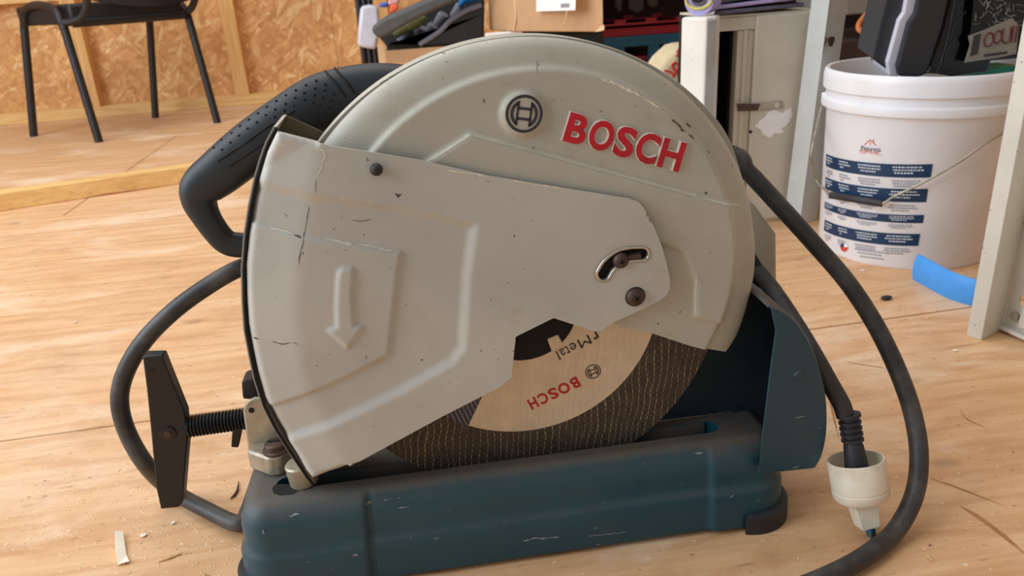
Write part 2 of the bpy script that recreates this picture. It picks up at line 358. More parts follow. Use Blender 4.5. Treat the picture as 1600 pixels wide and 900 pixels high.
# ------------------------------------------------------------------ mesh helpers
class MB:
    def __init__(self): self.v = []; self.f = []
    def add(self, vs, fs):
        o = len(self.v); self.v += [tuple(map(float, p)) for p in vs]
        self.f += [tuple(i+o for i in f) for f in fs]; return self
    def box(self, x0, x1, y0, y1, z0, z1):
        vs = [(x, y, z) for z in (z0, z1) for y in (y0, y1) for x in (x0, x1)]
        return self.add(vs, [(0, 2, 3, 1), (4, 5, 7, 6), (0, 1, 5, 4), (2, 6, 7, 3), (0, 4, 6, 2), (1, 3, 7, 5)])
    def obox(self, c, ax, ay, az):       # centre and half-vectors
        c, ax, ay, az = map(np.array, (c, ax, ay, az))
        vs = [c+i*ax+j*ay+k*az for k in (-1, 1) for j in (-1, 1) for i in (-1, 1)]
        return self.add(vs, [(0, 2, 3, 1), (4, 5, 7, 6), (0, 1, 5, 4), (2, 6, 7, 3), (0, 4, 6, 2), (1, 3, 7, 5)])
    def prism(self, poly, off):          # polygon extruded by a vector (or list of per-point targets)
        n = len(poly); a = [np.array(p, float) for p in poly]
        b = [p+np.array(off) for p in a] if not isinstance(off, list) else [np.array(p, float) for p in off]
        fs = [tuple(range(n)), tuple(range(2*n-1, n-1, -1))]
        fs += [(i, i+n, (i+1) % n+n, (i+1) % n) for i in range(n)]
        return self.add(a+b, fs)
    def tube(self, path, r, n=12, cap=True, squash=None):
        P = [np.array(p, float) for p in path]; m = len(P)
        R = r if isinstance(r, (list, tuple, np.ndarray)) else [r]*m
        T = [P[min(i+1, m-1)]-P[max(i-1, 0)] for i in range(m)]
        T = [t/(np.linalg.norm(t)+1e-12) for t in T]
        if squash is not None: ref = np.array(squash[0], float)
        else:
            ref = np.array([0, 0, 1.0]) if abs(T[0][2]) < 0.9 else np.array([1.0, 0, 0])
        u = ref; vs = []
        for i in range(m):
            if squash is not None: u = ref
            u = u-T[i]*(u@T[i]); u = u/(np.linalg.norm(u)+1e-12); w = np.cross(T[i], u)
            k = squash[1] if squash is not None else 1.0
            if isinstance(k, (list, tuple)): k = k[i]
            for j in range(n):
                a = 2*math.pi*j/n
                ca, sa = math.cos(a), math.sin(a)
                if squash is not None and len(squash) > 2:
                    e = squash[2]
                    ca = math.copysign(abs(ca)**e, ca); sa = math.copysign(abs(sa)**e, sa)
                vs.append(P[i]+u*ca*R[i]*k+w*sa*R[i])
        fs = [(i*n+j, i*n+(j+1) % n, (i+1)*n+(j+1) % n, (i+1)*n+j) for i in range(m-1) for j in range(n)]
        if cap: fs += [tuple(range(n-1, -1, -1)), tuple((m-1)*n+j for j in range(n))]
        return self.add(vs, fs)
    def lathe(self, prof, c, axis=(0, 0, 1), n=32, cap0=True, cap1=True, a0=0.0, a1=2*math.pi):
        ax = np.array(axis, float); ax /= np.linalg.norm(ax)
        r0 = np.array([1.0, 0, 0]) if abs(ax[0]) < 0.9 else np.array([0, 0, 1.0])
        u = r0-ax*(r0@ax); u /= np.linalg.norm(u); w = np.cross(ax, u); c = np.array(c, float)
        full = abs(a1-a0-2*math.pi) < 1e-6; k = n if full else n+1
        vs = [c+ax*z+(u*math.cos(a0+(a1-a0)*j/n)+w*math.sin(a0+(a1-a0)*j/n))*r for r, z in prof for j in range(k)]
        m = len(prof); fs = []
        for i in range(m-1):
            for j in range(n):
                q = (j+1) % k
                fs.append((i*k+j, i*k+q, (i+1)*k+q, (i+1)*k+j))
        if full and cap0 and prof[0][0] > 1e-6: fs.append(tuple(range(k-1, -1, -1)))
        if full and cap1 and prof[-1][0] > 1e-6: fs.append(tuple((m-1)*k+j for j in range(k)))
        return self.add(vs, fs)
    def ball(self, c, r, n=12, s=(1, 1, 1)):
        prof = [(math.sin(math.pi*i/(n//2))*1.0, -math.cos(math.pi*i/(n//2))) for i in range(n//2+1)]
        k = n; c = np.array(c, float)
        vs = [c+np.array([p*math.cos(2*math.pi*j/k)*s[0], p*math.sin(2*math.pi*j/k)*s[1], z*s[2]])*r for p, z in prof for j in range(k)]
        fs = [(i*k+j, i*k+(j+1) % k, (i+1)*k+(j+1) % k, (i+1)*k+j) for i in range(len(prof)-1) for j in range(k)]
        return self.add(vs, fs)
    def build(self, name, mat, parent=None, smooth=40, bevel=0.0, seg=2, origin=None, solid=0.0, **props):
        o = (np.array(parent['_o']) if parent is not None else
             (np.array(origin, float) if origin is not None else np.zeros(3)))
        me = bpy.data.meshes.new(name)
        me.from_pydata([tuple(np.array(p)-o) for p in self.v], [], self.f)
        bm = bmesh.new(); bm.from_mesh(me)
        bmesh.ops.remove_doubles(bm, verts=bm.verts, dist=1e-6)
        bmesh.ops.recalc_face_normals(bm, faces=bm.faces)
        bm.to_mesh(me); bm.free()
        me.materials.append(mat)
        if smooth:
            for p in me.polygons: p.use_smooth = True
            me.set_sharp_from_angle(angle=math.radians(smooth))
        ob = bpy.data.objects.new(name, me); COL.objects.link(ob)
        if parent is not None: ob.parent = parent; ob['_o'] = [float(x) for x in o]
        else: ob.location = o; ob['_o'] = [float(x) for x in o]
        if solid:
            md = ob.modifiers.new('thickness', 'SOLIDIFY'); md.thickness = solid; md.offset = 0
        if bevel:
            md = ob.modifiers.new('bevel', 'BEVEL'); md.width = bevel; md.segments = seg
            md.limit_method = 'ANGLE'; md.angle_limit = math.radians(35)
        for k, v in props.items(): ob[k] = v
        return ob

def thing(name, label, cat, loc=(0, 0, 0), group=None):
    o = bpy.data.objects.new(name, None); COL.objects.link(o)
    o.location = loc; o['_o'] = [float(x) for x in loc]
    o.empty_display_size = 0.05
    o['label'] = label; o['category'] = cat
    if group: o['group'] = group
    return o
def tag(o, label, cat, group=None):
    o['label'] = label; o['category'] = cat
    if group: o['group'] = group
    return o
def structure(o): o['kind'] = 'structure'; return o

def inpoly(x, z, poly):
    ins = np.zeros(len(x), bool); n = len(poly)
    for i in range(n):
        x1, z1 = poly[i]; x2, z2 = poly[(i+1) % n]
        c = (z1 > z) != (z2 > z)
        with np.errstate(divide='ignore', invalid='ignore'):
            xi = (x2-x1)*(z-z1)/(z2-z1+1e-15)+x1
        ins ^= c & (x < xi)
    return ins
def sdist(x, z, poly, closed=True):      # distance, positive inside
    d = np.full(len(x), 1e9); n = len(poly)
    for i in range(n if closed else n-1):
        x1, z1 = poly[i]; x2, z2 = poly[(i+1) % n]
        dx, dz = x2-x1, z2-z1; L = dx*dx+dz*dz+1e-15
        t = np.clip(((x-x1)*dx+(z-z1)*dz)/L, 0, 1)
        d = np.minimum(d, np.hypot(x-x1-t*dx, z-z1-t*dz))
    if closed: d = np.where(inpoly(x, z, poly), d, -d)
    return d
def dens(poly, sp):
    out = []
    for i in range(len(poly)):
        a = np.array(poly[i]); b = np.array(poly[(i+1) % len(poly)])
        k = max(1, int(math.ceil(np.linalg.norm(b-a)/sp)))
        out += [tuple(a+(b-a)*j/k) for j in range(k)]
    return out
def relief(outline, holes, hfun, sp, back, mb=None):
    """front skin Y = hfun(x, z) over an outline in the XZ plane, rim going back to Y = back(x, z)"""
    mb = mb or MB()
    ol = dens(outline, sp); hl = [dens(h, sp*0.7) for h in holes]
    pts = list(ol); edges = [(i, (i+1) % len(ol)) for i in range(len(ol))]
    for h in hl:
        o = len(pts); pts += h; edges += [(o+i, o+(i+1) % len(h)) for i in range(len(h))]
    A = np.array(ol); x0, z0 = A.min(0); x1, z1 = A.max(0)
    gx, gz = [], []
    r = 0; z = z0
    while z < z1:
        xs = np.arange(x0+(sp/2 if r % 2 else 0), x1, sp)
        gx.append(xs); gz.append(np.full(len(xs), z)); z += sp*0.866; r += 1
    gx = np.concatenate(gx); gz = np.concatenate(gz)
    ok = sdist(gx, gz, ol) > sp*0.5
    for h in hl: ok &= sdist(gx, gz, h) < -sp*0.4
    pts += list(zip(gx[ok], gz[ok]))
    vo, _, fo, *_ = delaunay_2d_cdt([Vector((float(a), float(b))) for a, b in pts], edges, [], 0, 1e-7)
    V = np.array([(v.x, v.y) for v in vo])
    cen = np.array([V[list(f)].mean(0) for f in fo])
    keep = inpoly(cen[:, 0], cen[:, 1], ol)
    for h in hl: keep &= ~inpoly(cen[:, 0], cen[:, 1], h)
    Yv = hfun(V[:, 0], V[:, 1])
    mb.add([(a, y, b) for (a, b), y in zip(V, Yv)], [tuple(f) for f, k in zip(fo, keep) if k])
    for loop in [ol]+hl:
        L = np.array(loop); yf = hfun(L[:, 0], L[:, 1]); yb = back(L[:, 0], L[:, 1]); n = len(L)
        mb.add([(a, y, b) for (a, b), y in zip(L, yf)]+[(a, y, b) for (a, b), y in zip(L, yb)],
               [(i, i+n, (i+1) % n+n, (i+1) % n) for i in range(n)])
    return mb
def xz(px, py, Y): p = at(px, py, Y); return (p[0], p[2])
def XZ(pts, Y): return [xz(a, b, Y) for a, b in pts]

# ---- lettering: flat glyph outlines from the built-in font
_glyph = {}
def glyph(s, bold=0.0):
    k = (s, bold)
    if k not in _glyph:
        cu = bpy.data.curves.new('glyph', 'FONT'); cu.body = s; cu.offset = bold; cu.resolution_u = 4
        ob = bpy.data.objects.new('glyph', cu)
        me = bpy.data.meshes.new_from_object(ob)
        V = np.array([v.co[:2] for v in me.vertices]); F = [tuple(p.vertices) for p in me.polygons]
        bpy.data.objects.remove(ob); bpy.data.curves.remove(cu); bpy.data.meshes.remove(me)
        lo, hi = V.min(0), V.max(0)
        _glyph[k] = ((V-lo)/(hi-lo), F, (hi-lo))
    return _glyph[k]
def glyph_boundary(F):
    from collections import Counter
    c = Counter(); d = {}
    for f in F:
        for i in range(len(f)):
            e = (f[i], f[(i+1) % len(f)]); c[tuple(sorted(e))] += 1; d[tuple(sorted(e))] = e
    return [d[e] for e, k in c.items() if k == 1]
def raised_glyph(mb_top, mb_side, s, bold, fmap, y0, y1):
    V, F, _ = glyph(s, bold)
    P = [fmap(u, v) for u, v in V]
    mb_top.add([(p[0], y1, p[1]) for p in P], F)
    if mb_side is not None:
        for a, b in glyph_boundary(F):
            mb_side.add([(P[a][0], y0, P[a][1]), (P[b][0], y0, P[b][1]), (P[b][0], y1, P[b][1]), (P[a][0], y1, P[a][1])], [(0, 1, 2, 3)])

random.seed(7); rng = np.random.default_rng(7)

# ================================================================== SETTING
fl = MB().box(-4.2, 3.2, -0.35, 5.2, -0.04, -0.0125).build('floor', M['rack'], smooth=0)
structure(fl)
sh = math.atan(0.034)
def seamY(x, k): return 0.982+0.034*(x+0.0)+1.22*k
row_splits = {-1: [0.62-2.44*2, 0.62-2.44, 0.62, 3.2], 0: [-3.6, -1.17, 1.27, 3.2], 1: [-4.2, -1.36, 1.08, 3.2], 2: [-3.4, -0.95, 1.5, 3.2], 3: [-4.2, -2.1, 0.3, 3.2]}
for k in (-1, 0, 1, 2, 3):
    xs = row_splits[k]
    for a, b in zip(xs[:-1], xs[1:]):
        a = max(a, -4.2)
        if b-a < 0.1: continue
        g = 0.0018
        def yy(x, kk): return max(-0.35, min(5.2, seamY(x, kk)))
        sk = -0.16 if k == 1 else 0.0
        mb = MB()
        lo0, lo1, hi0, hi1 = yy(a, k-1)+g, yy(b, k-1)+g, yy(a, k)-g, yy(b, k)-g
        mb.prism([(a+g, lo0, 0), (b-g, lo1, 0), (b-g+sk*1.22, hi1, 0), (a+g+sk*1.22, hi0, 0)], (0, 0, -0.012))
        o = mb.build('plywood_sheet', M['ply'], fl, smooth=0, bevel=0.0012, seg=1)

# back wall: OSB between pine framing
wa = math.radians(2.7); wd = np.array([math.cos(wa), math.sin(wa), 0]); wn = np.array([-math.sin(wa), math.cos(wa), 0])
W0 = np.array([-1.97, 4.12, 0])
def W(s, d, z): return W0+wd*s+wn*d+np.array([0, 0, z])
def wbox(mb, s0, s1, d0, d1, z0, z1):
    vs = [W(s, d, z) for z in (z0, z1) for d in (d0, d1) for s in (s0, s1)]
    return mb.add(vs, [(0, 2, 3, 1), (4, 5, 7, 6), (0, 1, 5, 4), (2, 6, 7, 3), (0, 4, 6, 2), (1, 3, 7, 5)])
wall = wbox(MB(), -2.2, 5.0, 0.092, 0.12, 0, 2.4).build('wall_back', M['rack'], smooth=0); structure(wall)
for s0, s1 in ((-2.2, -0.79), (-0.788, 0.432), (0.434, 1.654), (1.656, 2.876), (2.878, 5.0)):
    wbox(MB(), s0, s1, 0.080, 0.092, 0, 2.4).build('osb_panel', M['osb'], wall, smooth=0)
wbox(MB(), -2.2, 5.0, 0, 0.080, 0, 0.052).build('bottom_plate', M['pine'], wall, smooth=0, bevel=0.003)
sx1 = at(144, 166, 4.13)[0]+1.97; sx2 = at(379, 155, 4.15)[0]+1.97
studs = [sx1-1.22, sx1-0.61, sx1, sx2, sx2+0.75, sx2+1.4, sx2+2.0]
for s in studs:
    wbox(MB(), s-0.034, s+0.034, 0.002, 0.080, 0.052, 2.4).build('stud', M['pinez'], wall, smooth=0, bevel=0.003)
for a, b in zip(studs[:3], studs[1:3]):
    wbox(MB(), a+0.034, b-0.034, 0.004, 0.079, 0.55, 0.60).build('noggin', M['pine'], wall, smooth=0, bevel=0.003)
# side wall on the right, out of the frame
rw = MB().box(2.5, 2.56, -0.2, 4.5, 0, 2.4).build('wall_right', M['osb'], smooth=0); structure(rw)

# ================================================================== CHOP SAW
SAW = thing('chop_saw', 'large worn grey and teal metal cut-off chop saw standing in the foreground', 'saw', (0.07, 0.74, 0.0))
YC, YG, YR, YD = 0.600, 0.609, 0.625, 0.638          # cover face, guard face, guard rim, disc
# ---- base
BX0, BX1, BY0, BY1, BZ0, BZ1 = -0.200, 0.343, 0.588, 0.885, 0.006, 0.098
RC = 0.036
def peri():
    P = []; N = []
    def arc(cx, cy, a0, a1, n):
        for i in range(n+1):
            a = a0+(a1-a0)*i/n; P.append((cx+RC*math.cos(a), cy+RC*math.sin(a))); N.append((-math.cos(a), -math.sin(a)))
    def line(x0, y0, x1, y1, n, nx, ny):
        for i in range(1, n): P.append((x0+(x1-x0)*i/n, y0+(y1-y0)*i/n)); N.append((nx, ny))
    arc(BX0+RC, BY0+RC, math.pi, 1.5*math.pi, 10)
    line(BX0+RC, BY0, BX1-RC, BY0, 240, 0, 1)
    arc(BX1-RC, BY0+RC, 1.5*math.pi, 2*math.pi, 10)
    line(BX1, BY0+RC, BX1, BY1-RC, 12, -1, 0)
    arc(BX1-RC, BY1-RC, 0, 0.5*math.pi, 8)
    line(BX1-RC, BY1, BX0+RC, BY1, 12, 0, -1)
    arc(BX0+RC, BY1-RC, 0.5*math.pi, math.pi, 8)
    line(BX0, BY1-RC, BX0, BY0+RC, 12, 1, 0)
    return P, N
PP, PN = peri()
prof = [(0.0, 0.006), (0.0, 0.012), (0.0005, 0.022), (0.001, 0.034), (0.0014, 0.044), (0.003, 0.048), (0.0052, 0.052), (0.006, 0.056), (0.0064, 0.064), (0.0068, 0.073),
        (0.0082, 0.080), (0.0108, 0.086), (0.0145, 0.0915), (0.019, 0.0955), (0.0235, 0.0978), (0.027, 0.098)]
gl0, gl1 = at(565, 800, 0.592)[0], at(577, 800, 0.592)[0]
gr0, gr1 = at(1108, 750, 0.592)[0], at(1119, 750, 0.592)[0]
mb = MB(); nP = len(PP); vs = []
for d, z in prof:
    for (x, y), (nx, ny) in zip(PP, PN):
        e = 0.0
        if ny > 0.95 and z < 0.0957:
            fz = 1.0-sm(np.array((z-0.088)/0.008))
            xg = x-(z-0.05)*0.06
            e = 0.0042*float(sm(np.array((xg-gl0)/(gl1-gl0))))*float(1-sm(np.array((x-gr0)/(gr1-gr0))))*float(fz)
            e += 0.0035*math.exp(-((xg-(gl0+gl1)/2)/0.0032)**2)*float(fz)
        vs.append((x+nx*(d+e), y+ny*(d+e), z))
fs = [(i*nP+j, i*nP+(j+1) % nP, (i+1)*nP+(j+1) % nP, (i+1)*nP+j) for i in range(len(prof)-1) for j in range(nP)]
mb.add(vs, fs)
base = mb.build('base', M['teal'], SAW, smooth=50)
# top skin with the blade slot cut through it
top_loop = [(x+nx*0.027, y+ny*0.027) for (x, y), (nx, ny) in zip(PP, PN)]
def stadium(x0, x1, yc, r, n=10):
    out = [(x1+r*math.cos(a), yc+r*math.sin(a)) for a in np.linspace(-math.pi/2, math.pi/2, n)]
    out += [(x0+r*math.cos(a), yc+r*math.sin(a)) for a in np.linspace(math.pi/2, 1.5*math.pi, n)]
    return out
sl = stadium(-0.148, 0.268, 0.6345, 0.0105)
tm = relief(top_loop, [sl], lambda x, y: np.full(len(x), BZ1), 0.02, lambda x, y: np.where(sdist(x, y, sl) > -1e-4, BZ1-0.05, BZ1-0.001))
tm.v = [(x, z, y) for x, y, z in tm.v]
tm.build('base_top', M['teal'], SAW, smooth=30)
MB().box(-0.165, 0.285, 0.62, 0.66, 0.04, 0.05).build('slot_floor', M['tealdark'], SAW, smooth=0)
# far lip of the slot, folded down steel
MB().box(-0.145, 0.268, 0.6430, 0.6446, 0.06, 0.0975).build('slot_lip', M['tealtop'], SAW, smooth=0)
def hbase(x, z):
    zz = np.array([p[1] for p in prof]); dd_ = np.array([p[0] for p in prof])
    xg = x-(z-0.05)*0.06
    e = 0.0042*sm((xg-gl0)/(gl1-gl0))*(1-sm((xg-gr0)/(gr1-gr0)))*(1-sm((z-0.088)/0.008))
    return BY0+np.interp(z, zz, dd_)+e
def base_marks(*a): return marks(*a)
# feet
for sx, cx in ((1, BX1-RC), (-1, BX0+RC)):
    for ye, cy in ((-1, BY0+RC), (1, BY1-RC)):
        a0 = {(1, -1): -0.62*math.pi, (1, 1): -0.1*math.pi, (-1, 1): 0.4*math.pi, (-1, -1): 0.9*math.pi}[(sx, ye)]
        f = MB(); n = 14; ring = []
        for i in range(n+1):
            a = a0+0.72*math.pi*i/n
            for r, z in ((RC-0.012, 0.0), (RC+0.0075, 0.0), (RC+0.0065, 0.019), (RC+0.0015, 0.0215), (RC-0.012, 0.0215)):
                ring.append((cx+r*math.cos(a), cy+r*math.sin(a), z))
        f.add(ring, [(i*5+j, (i+1)*5+j, (i+1)*5+(j+1) % 5, i*5+(j+1) % 5) for i in range(n) for j in range(5)]+[(0, 1, 2, 3, 4), tuple(n*5+j for j in (4, 3, 2, 1, 0))])
        f.build('rubber_foot', M['black'], SAW, smooth=40)
# metal grit lying on the base top near the shield
g = MB()
for i in range(420):
    p = atz(random.gauss(1140, 34), random.gauss(646, 9), 0.0985); q = random.uniform(0.0004, 0.0013)
    if not (0.16 < p[0] < BX1-0.03 and 0.655 < p[1] < 0.75): continue
    g.ball(p, q, 4)
g.build('metal_grit', M['grit'], SAW, smooth=0, kind='stuff')

# ---- cutting disc
DC = (0.0868, 0.2488); RD, RL, RH = 0.1897, 0.1287, 0.0506
disc = MB().lathe([(0.012, -0.0016), (RD, -0.0016), (RD+0.0003, 0.0), (RD, 0.0016), (0.012, 0.0016)], (DC[0], YD, DC[1]), (0, 1, 0), 160, False, False).build('cutting_disc', M['disc'], SAW, smooth=30)
# paper label: sector printed beige, sector striped
def sector(r0, r1, a0, a1, y, n=72):
    m = MB(); v = []
    for i in range(n+1):
        a = a0+(a1-a0)*i/n
        v += [(DC[0]+r0*math.cos(a), y, DC[1]+r0*math.sin(a)), (DC[0]+r1*math.cos(a), y, DC[1]+r1*math.sin(a))]
    return m.add(v, [(2*i, 2*i+1, 2*i+3, 2*i+2) for i in range(n)])
pa = at(732, 663, YD); pb = at(767, 613, YD)
sa = math.atan2(pa[2]-DC[1], pa[0]-DC[0]); sa = sa if sa < 0 else sa-2*math.pi
sector(0.02, RL, sa, sa+1.62*math.pi, YD-0.0019).build('disc_label', M['disclabel'], disc, smooth=0)
sector(0.05, RL, sa-0.36*math.pi, sa, YD-0.0019).build('stripe_label', M['stripe'], disc, smooth=0)
MB().lathe([(0.0, -0.004), (RH-0.002, -0.004), (RH, -0.0025), (RH, 0)], (DC[0], YD-0.0016, DC[1]), (0, 1, 0), 64).build('clamping_flange', M['void'], disc, smooth=30)
k1 = [(855, 530), (872, 523), (881, 540), (862, 549)]
MB().prism([at(a, b, YD-0.0075) for a, b in k1], (0, 0.005, 0)).build('flange_key', M['disclabel'], disc, smooth=0, bevel=0.0008)
# printed words on the label (they hang upside down)
def text_on(mbt, chars, O, U, Vv, boxes, Y, bold, mbs=None, y0=None):
    """O, U, V pixel frame; boxes = (u0, u1, v0, v1) for each letter"""
    for s, (u0, u1, v0, v1) in zip(chars, boxes):
        def fm(u, v):
            a = u0+(u1-u0)*u; b = v0+(v1-v0)*v
            return xz(O[0]+U[0]*a+Vv[0]*b, O[1]+U[1]*a+Vv[1]*b, Y)
        raised_glyph(mbt, mbs, s, bold, fm, y0 if y0 is not None else Y, Y)
# zoom7 frame: px = 680 + zx*0.2889, py = 480 + zy*0.2889
def z7(x, y): return (680+x*0.2889, 480+y*0.2889)
a, b = np.array(z7(778, 402)), np.array(z7(498, 525))       # top-left of B (upside down, lower right), running left
U = (b-a)/np.linalg.norm(b-a); Vd = np.array([U[1], -U[0]])
L = np.linalg.norm(b-a); hgt = 17.0
if Vd[1] < 0: Vd = -Vd
O = a+(-Vd)*0.0
pr = MB()
ws = [(0.0, 0.155), (0.195, 0.405), (0.435, 0.60), (0.635, 0.80), (0.845, 1.0)]
O1 = np.array(z7(762, 374)); e1 = np.array(z7(494, 504)); U1 = (e1-O1)/np.linalg.norm(e1-O1); L1 = np.linalg.norm(e1-O1)
V1 = np.array(z7(524, 556))-np.array(z7(494, 504))
text_on(pr, 'BOSCH', O1, U1*L1, V1, [(p, q, 0.0, 1.0) for p, q in ws], YD-0.0022, 0.03)
pr.build('red_lettering', M['red'], disc, smooth=0)
pr = MB()
O2 = np.array(z7(826, 148)); e2 = np.array(z7(650, 240)); U2 = (e2-O2)
V2 = np.array([6.5, 12.5])
text_on(pr, 'Metal', O2, U2, V2, [(0.0, 0.34, 0.0, 1.05), (0.42, 0.60, 0, 0.78), (0.63, 0.74, 0, 0.98), (0.77, 0.91, 0, 0.78), (0.96, 1.0, 0.0, 1.1)], YD-0.0022, 0.0)
text_on(pr, 'r', O2, U2, V2, [(-0.24, -0.08, 0.0, 0.9)], YD-0.0022, 0.02)
def ringflat(mb, c, r0, r1, y, n=40):
    v = []
    for i in range(n):
        a = 2*math.pi*i/n
        v += [(c[0]+r0*math.cos(a), y, c[1]+r0*math.sin(a)), (c[0]+r1*math.cos(a), y, c[1]+r1*math.sin(a))]
    mb.add(v, [(2*i, 2*i+1, (2*i+3) % (2*n), (2*i+2) % (2*n)) for i in range(n)])
def anchor_logo(mb, c, R, ang, y, w):
    """circle with a magneto armature: outer ring, two crescents and two cross bars"""
    ringflat(mb, c, R*(1-w), R, y)
    ca, sa_ = math.cos(ang), math.sin(ang)
    tr = lambda u, v: (c[0]+R*(u*ca-v*sa_), y, c[1]+R*(u*sa_+v*ca))
    for s in (-1, 1):
        out = [(0.74*math.cos(t)*s, 0.74*math.sin(t)) for t in np.linspace(-1.10, 1.10, 16)]
        inn = [(0.34*s, 0.66*1.0)]
        # crescent: outer arc with straight inner edge, hollowed
        i1 = [((0.55*math.cos(t)+0.02)*s, 0.55*math.sin(t)) for t in np.linspace(0.72, -0.72, 10)]
        # outer crescent band
        band_o = [(0.74*math.cos(t)*s, 0.74*math.sin(t)) for t in np.linspace(-1.10, 1.10, 16)]
        band_i = [(0.58*math.cos(t)*s, 0.58*math.sin(t)) for t in np.linspace(-0.86, 0.86, 16)]
        mb.add([tr(*p) for p in band_o]+[tr(*p) for p in band_i], [(i, i+1, 17+i, 16+i) for i in range(15)])
        # straight pole edge
        x0, x1 = 0.30*s, 0.42*s
        mb.add([tr(x0, -0.66), tr(x1, -0.52), tr(x1, 0.52), tr(x0, 0.66)], [(0, 1, 2, 3)])
        mb.add([tr(x0, 0.66), tr(0.74*math.cos(1.1)*s, 0.74*math.sin(1.1)), tr(0.58*math.cos(0.86)*s, 0.58*math.sin(0.86)), tr(x1, 0.52)], [(0, 1, 2, 3)])
        mb.add([tr(x0, -0.66), tr(0.74*math.cos(1.1)*s, -0.74*math.sin(1.1)), tr(0.58*math.cos(0.86)*s, -0.58*math.sin(0.86)), tr(x1, -0.52)], [(0, 1, 2, 3)])
    for v0, v1 in ((0.20, 0.34), (-0.34, -0.20)):
        mb.add([tr(-0.34, v0), tr(0.34, v0), tr(0.34, v1), tr(-0.34, v1)], [(0, 1, 2, 3)])
lc = at(*z7(854, 349), YD-0.0022)
anchor_logo(pr, (lc[0], lc[2]), rad(12.6, lc), 0.32+math.pi, YD-0.0022, 0.13)
pr.build('black_lettering', M['logo'], disc, smooth=0)

# ---- wheel guard (fixed upper cover)
cg0 = np.array([0.0898, 0.2687-0.53])/0.64*YR; cg0 = np.array([cg0[0]+0.0027, cg0[1]+0.53]); RG = 0.2197/0.64*YR-0.0034
cg1 = np.array([0.1001, 0.2817-0.53])/0.62*YG; cg1 = np.array([cg1[0], cg1[1]+0.53]); RS = 0.1784/0.62*YG
pR = np.array(xz(1165, 525, YR)); aR = math.atan2(pR[1]-cg0[1], pR[0]-cg0[0])
pL = np.array(xz(470, 250, YR)); aL = math.atan2(pL[1]-cg0[1], pL[0]-cg0[0]); aL = aL+2*math.pi if aL < 0 else aL
arcp = [(cg0[0]+RG*math.cos(t), cg0[1]+RG*math.sin(t)) for t in np.linspace(aR, aL, 130)]
glow = XZ([(1141, 557), (1128, 553), (1080, 541), (1010, 518), (955, 505), (900, 478), (720, 430), (560, 330), (500, 280)], YG)
gout = arcp+glow[::-1]
raisedp = XZ([(600, 292), (662, 255), (735, 208), (860, 242), (1000, 281), (1090, 306), (1176, 327), (1200, 420), (1165, 517), (1140, 510), (1086, 495), (1086, 445), (1080, 424), (1066, 393), (1030, 380), (900, 360), (700, 400)], YG)
bossc = np.array(xz(817, 178, YG)); bossr = rad(40, at(817, 178, YG))
def hguard(x, z):
    d1 = np.hypot(x-cg1[0], z-cg1[1])-RS
    d0 = RG-np.hypot(x-cg0[0], z-cg0[1])
    s = np.clip(d1, 0, None)/(np.clip(d1, 0, None)+np.clip(d0, 0.0, None)+1e-9)
    y = YG+0.0036*sm(d1/0.0050)+(YR-YG-0.0036)*np.where(d1 > 0, 0.50*s+0.50*s**6, 0)
    inner = 1-sm((d1+0.001)/0.012)
    y = y-0.0036*sm(0.5+sdist(x, z, raisedp)/0.0056)*(0.35+0.65*inner)
    rb = np.hypot(x-bossc[0], z-bossc[1])
    y = y-0.0042*sm((bossr-rb)/0.0055)
    return y
gm = relief(gout, [], hguard, 0.0021, lambda x, z: 0.632+0.024*sm((x-cg0[0]-0.10)/0.08))
guard = gm.build('blade_guard', M['grey'], SAW, smooth=60)
# rolled rear half of the guard, slightly larger
YQ = 0.660
cg2 = np.array([0.0898/0.64*YQ, 0.53+(0.2687-0.53)/0.64*YQ]); RQ0 = RQ = 0.2197/0.64*YQ
rim = MB(); ring = []
angs = np.linspace(aR+0.72, aL+0.25, 110)
for t in angs:
    RQ = RQ0-0.007*float(1-sm(np.array((t-angs[0])/0.30)))
    for r, y in ((RQ-0.006, 0.639), (RQ-0.0010, 0.639), (RQ-0.0003, 0.641), (RQ-0.0003, 0.662), (RQ-0.006, 0.662)):
        ring.append((cg2[0]+r*math.cos(t), y, cg2[1]+r*math.sin(t)))
RQ = RQ0; n = len(angs)
rim.add(ring, [(i*5+j, i*5+(j+1) % 5, (i+1)*5+(j+1) % 5, (i+1)*5+j) for i in range(n-1) for j in range(5)])
rim.build('guard_rim', M['grey'], SAW, smooth=40)
MB().add([(cg2[0]+(RQ-0.003)*math.cos(t), 0.661, cg2[1]+(RQ-0.003)*math.sin(t)) for t in np.linspace(aR+0.72, aR+1.12*math.pi, 90)], [tuple(range(90))]).build('guard_back_plate', M['grey'], SAW, smooth=0)
# badge on the boss
YB = YG-0.0042-0.0003
lg = MB(); lc = np.array(xz(819, 178, YB)); anchor_logo(lg, lc, rad(29.5, at(819, 178, YB)), -0.19, YB-0.0002, 0.15)
lg.build('badge', M['logo'], guard, smooth=0, label='dark round emblem on a raised boss')
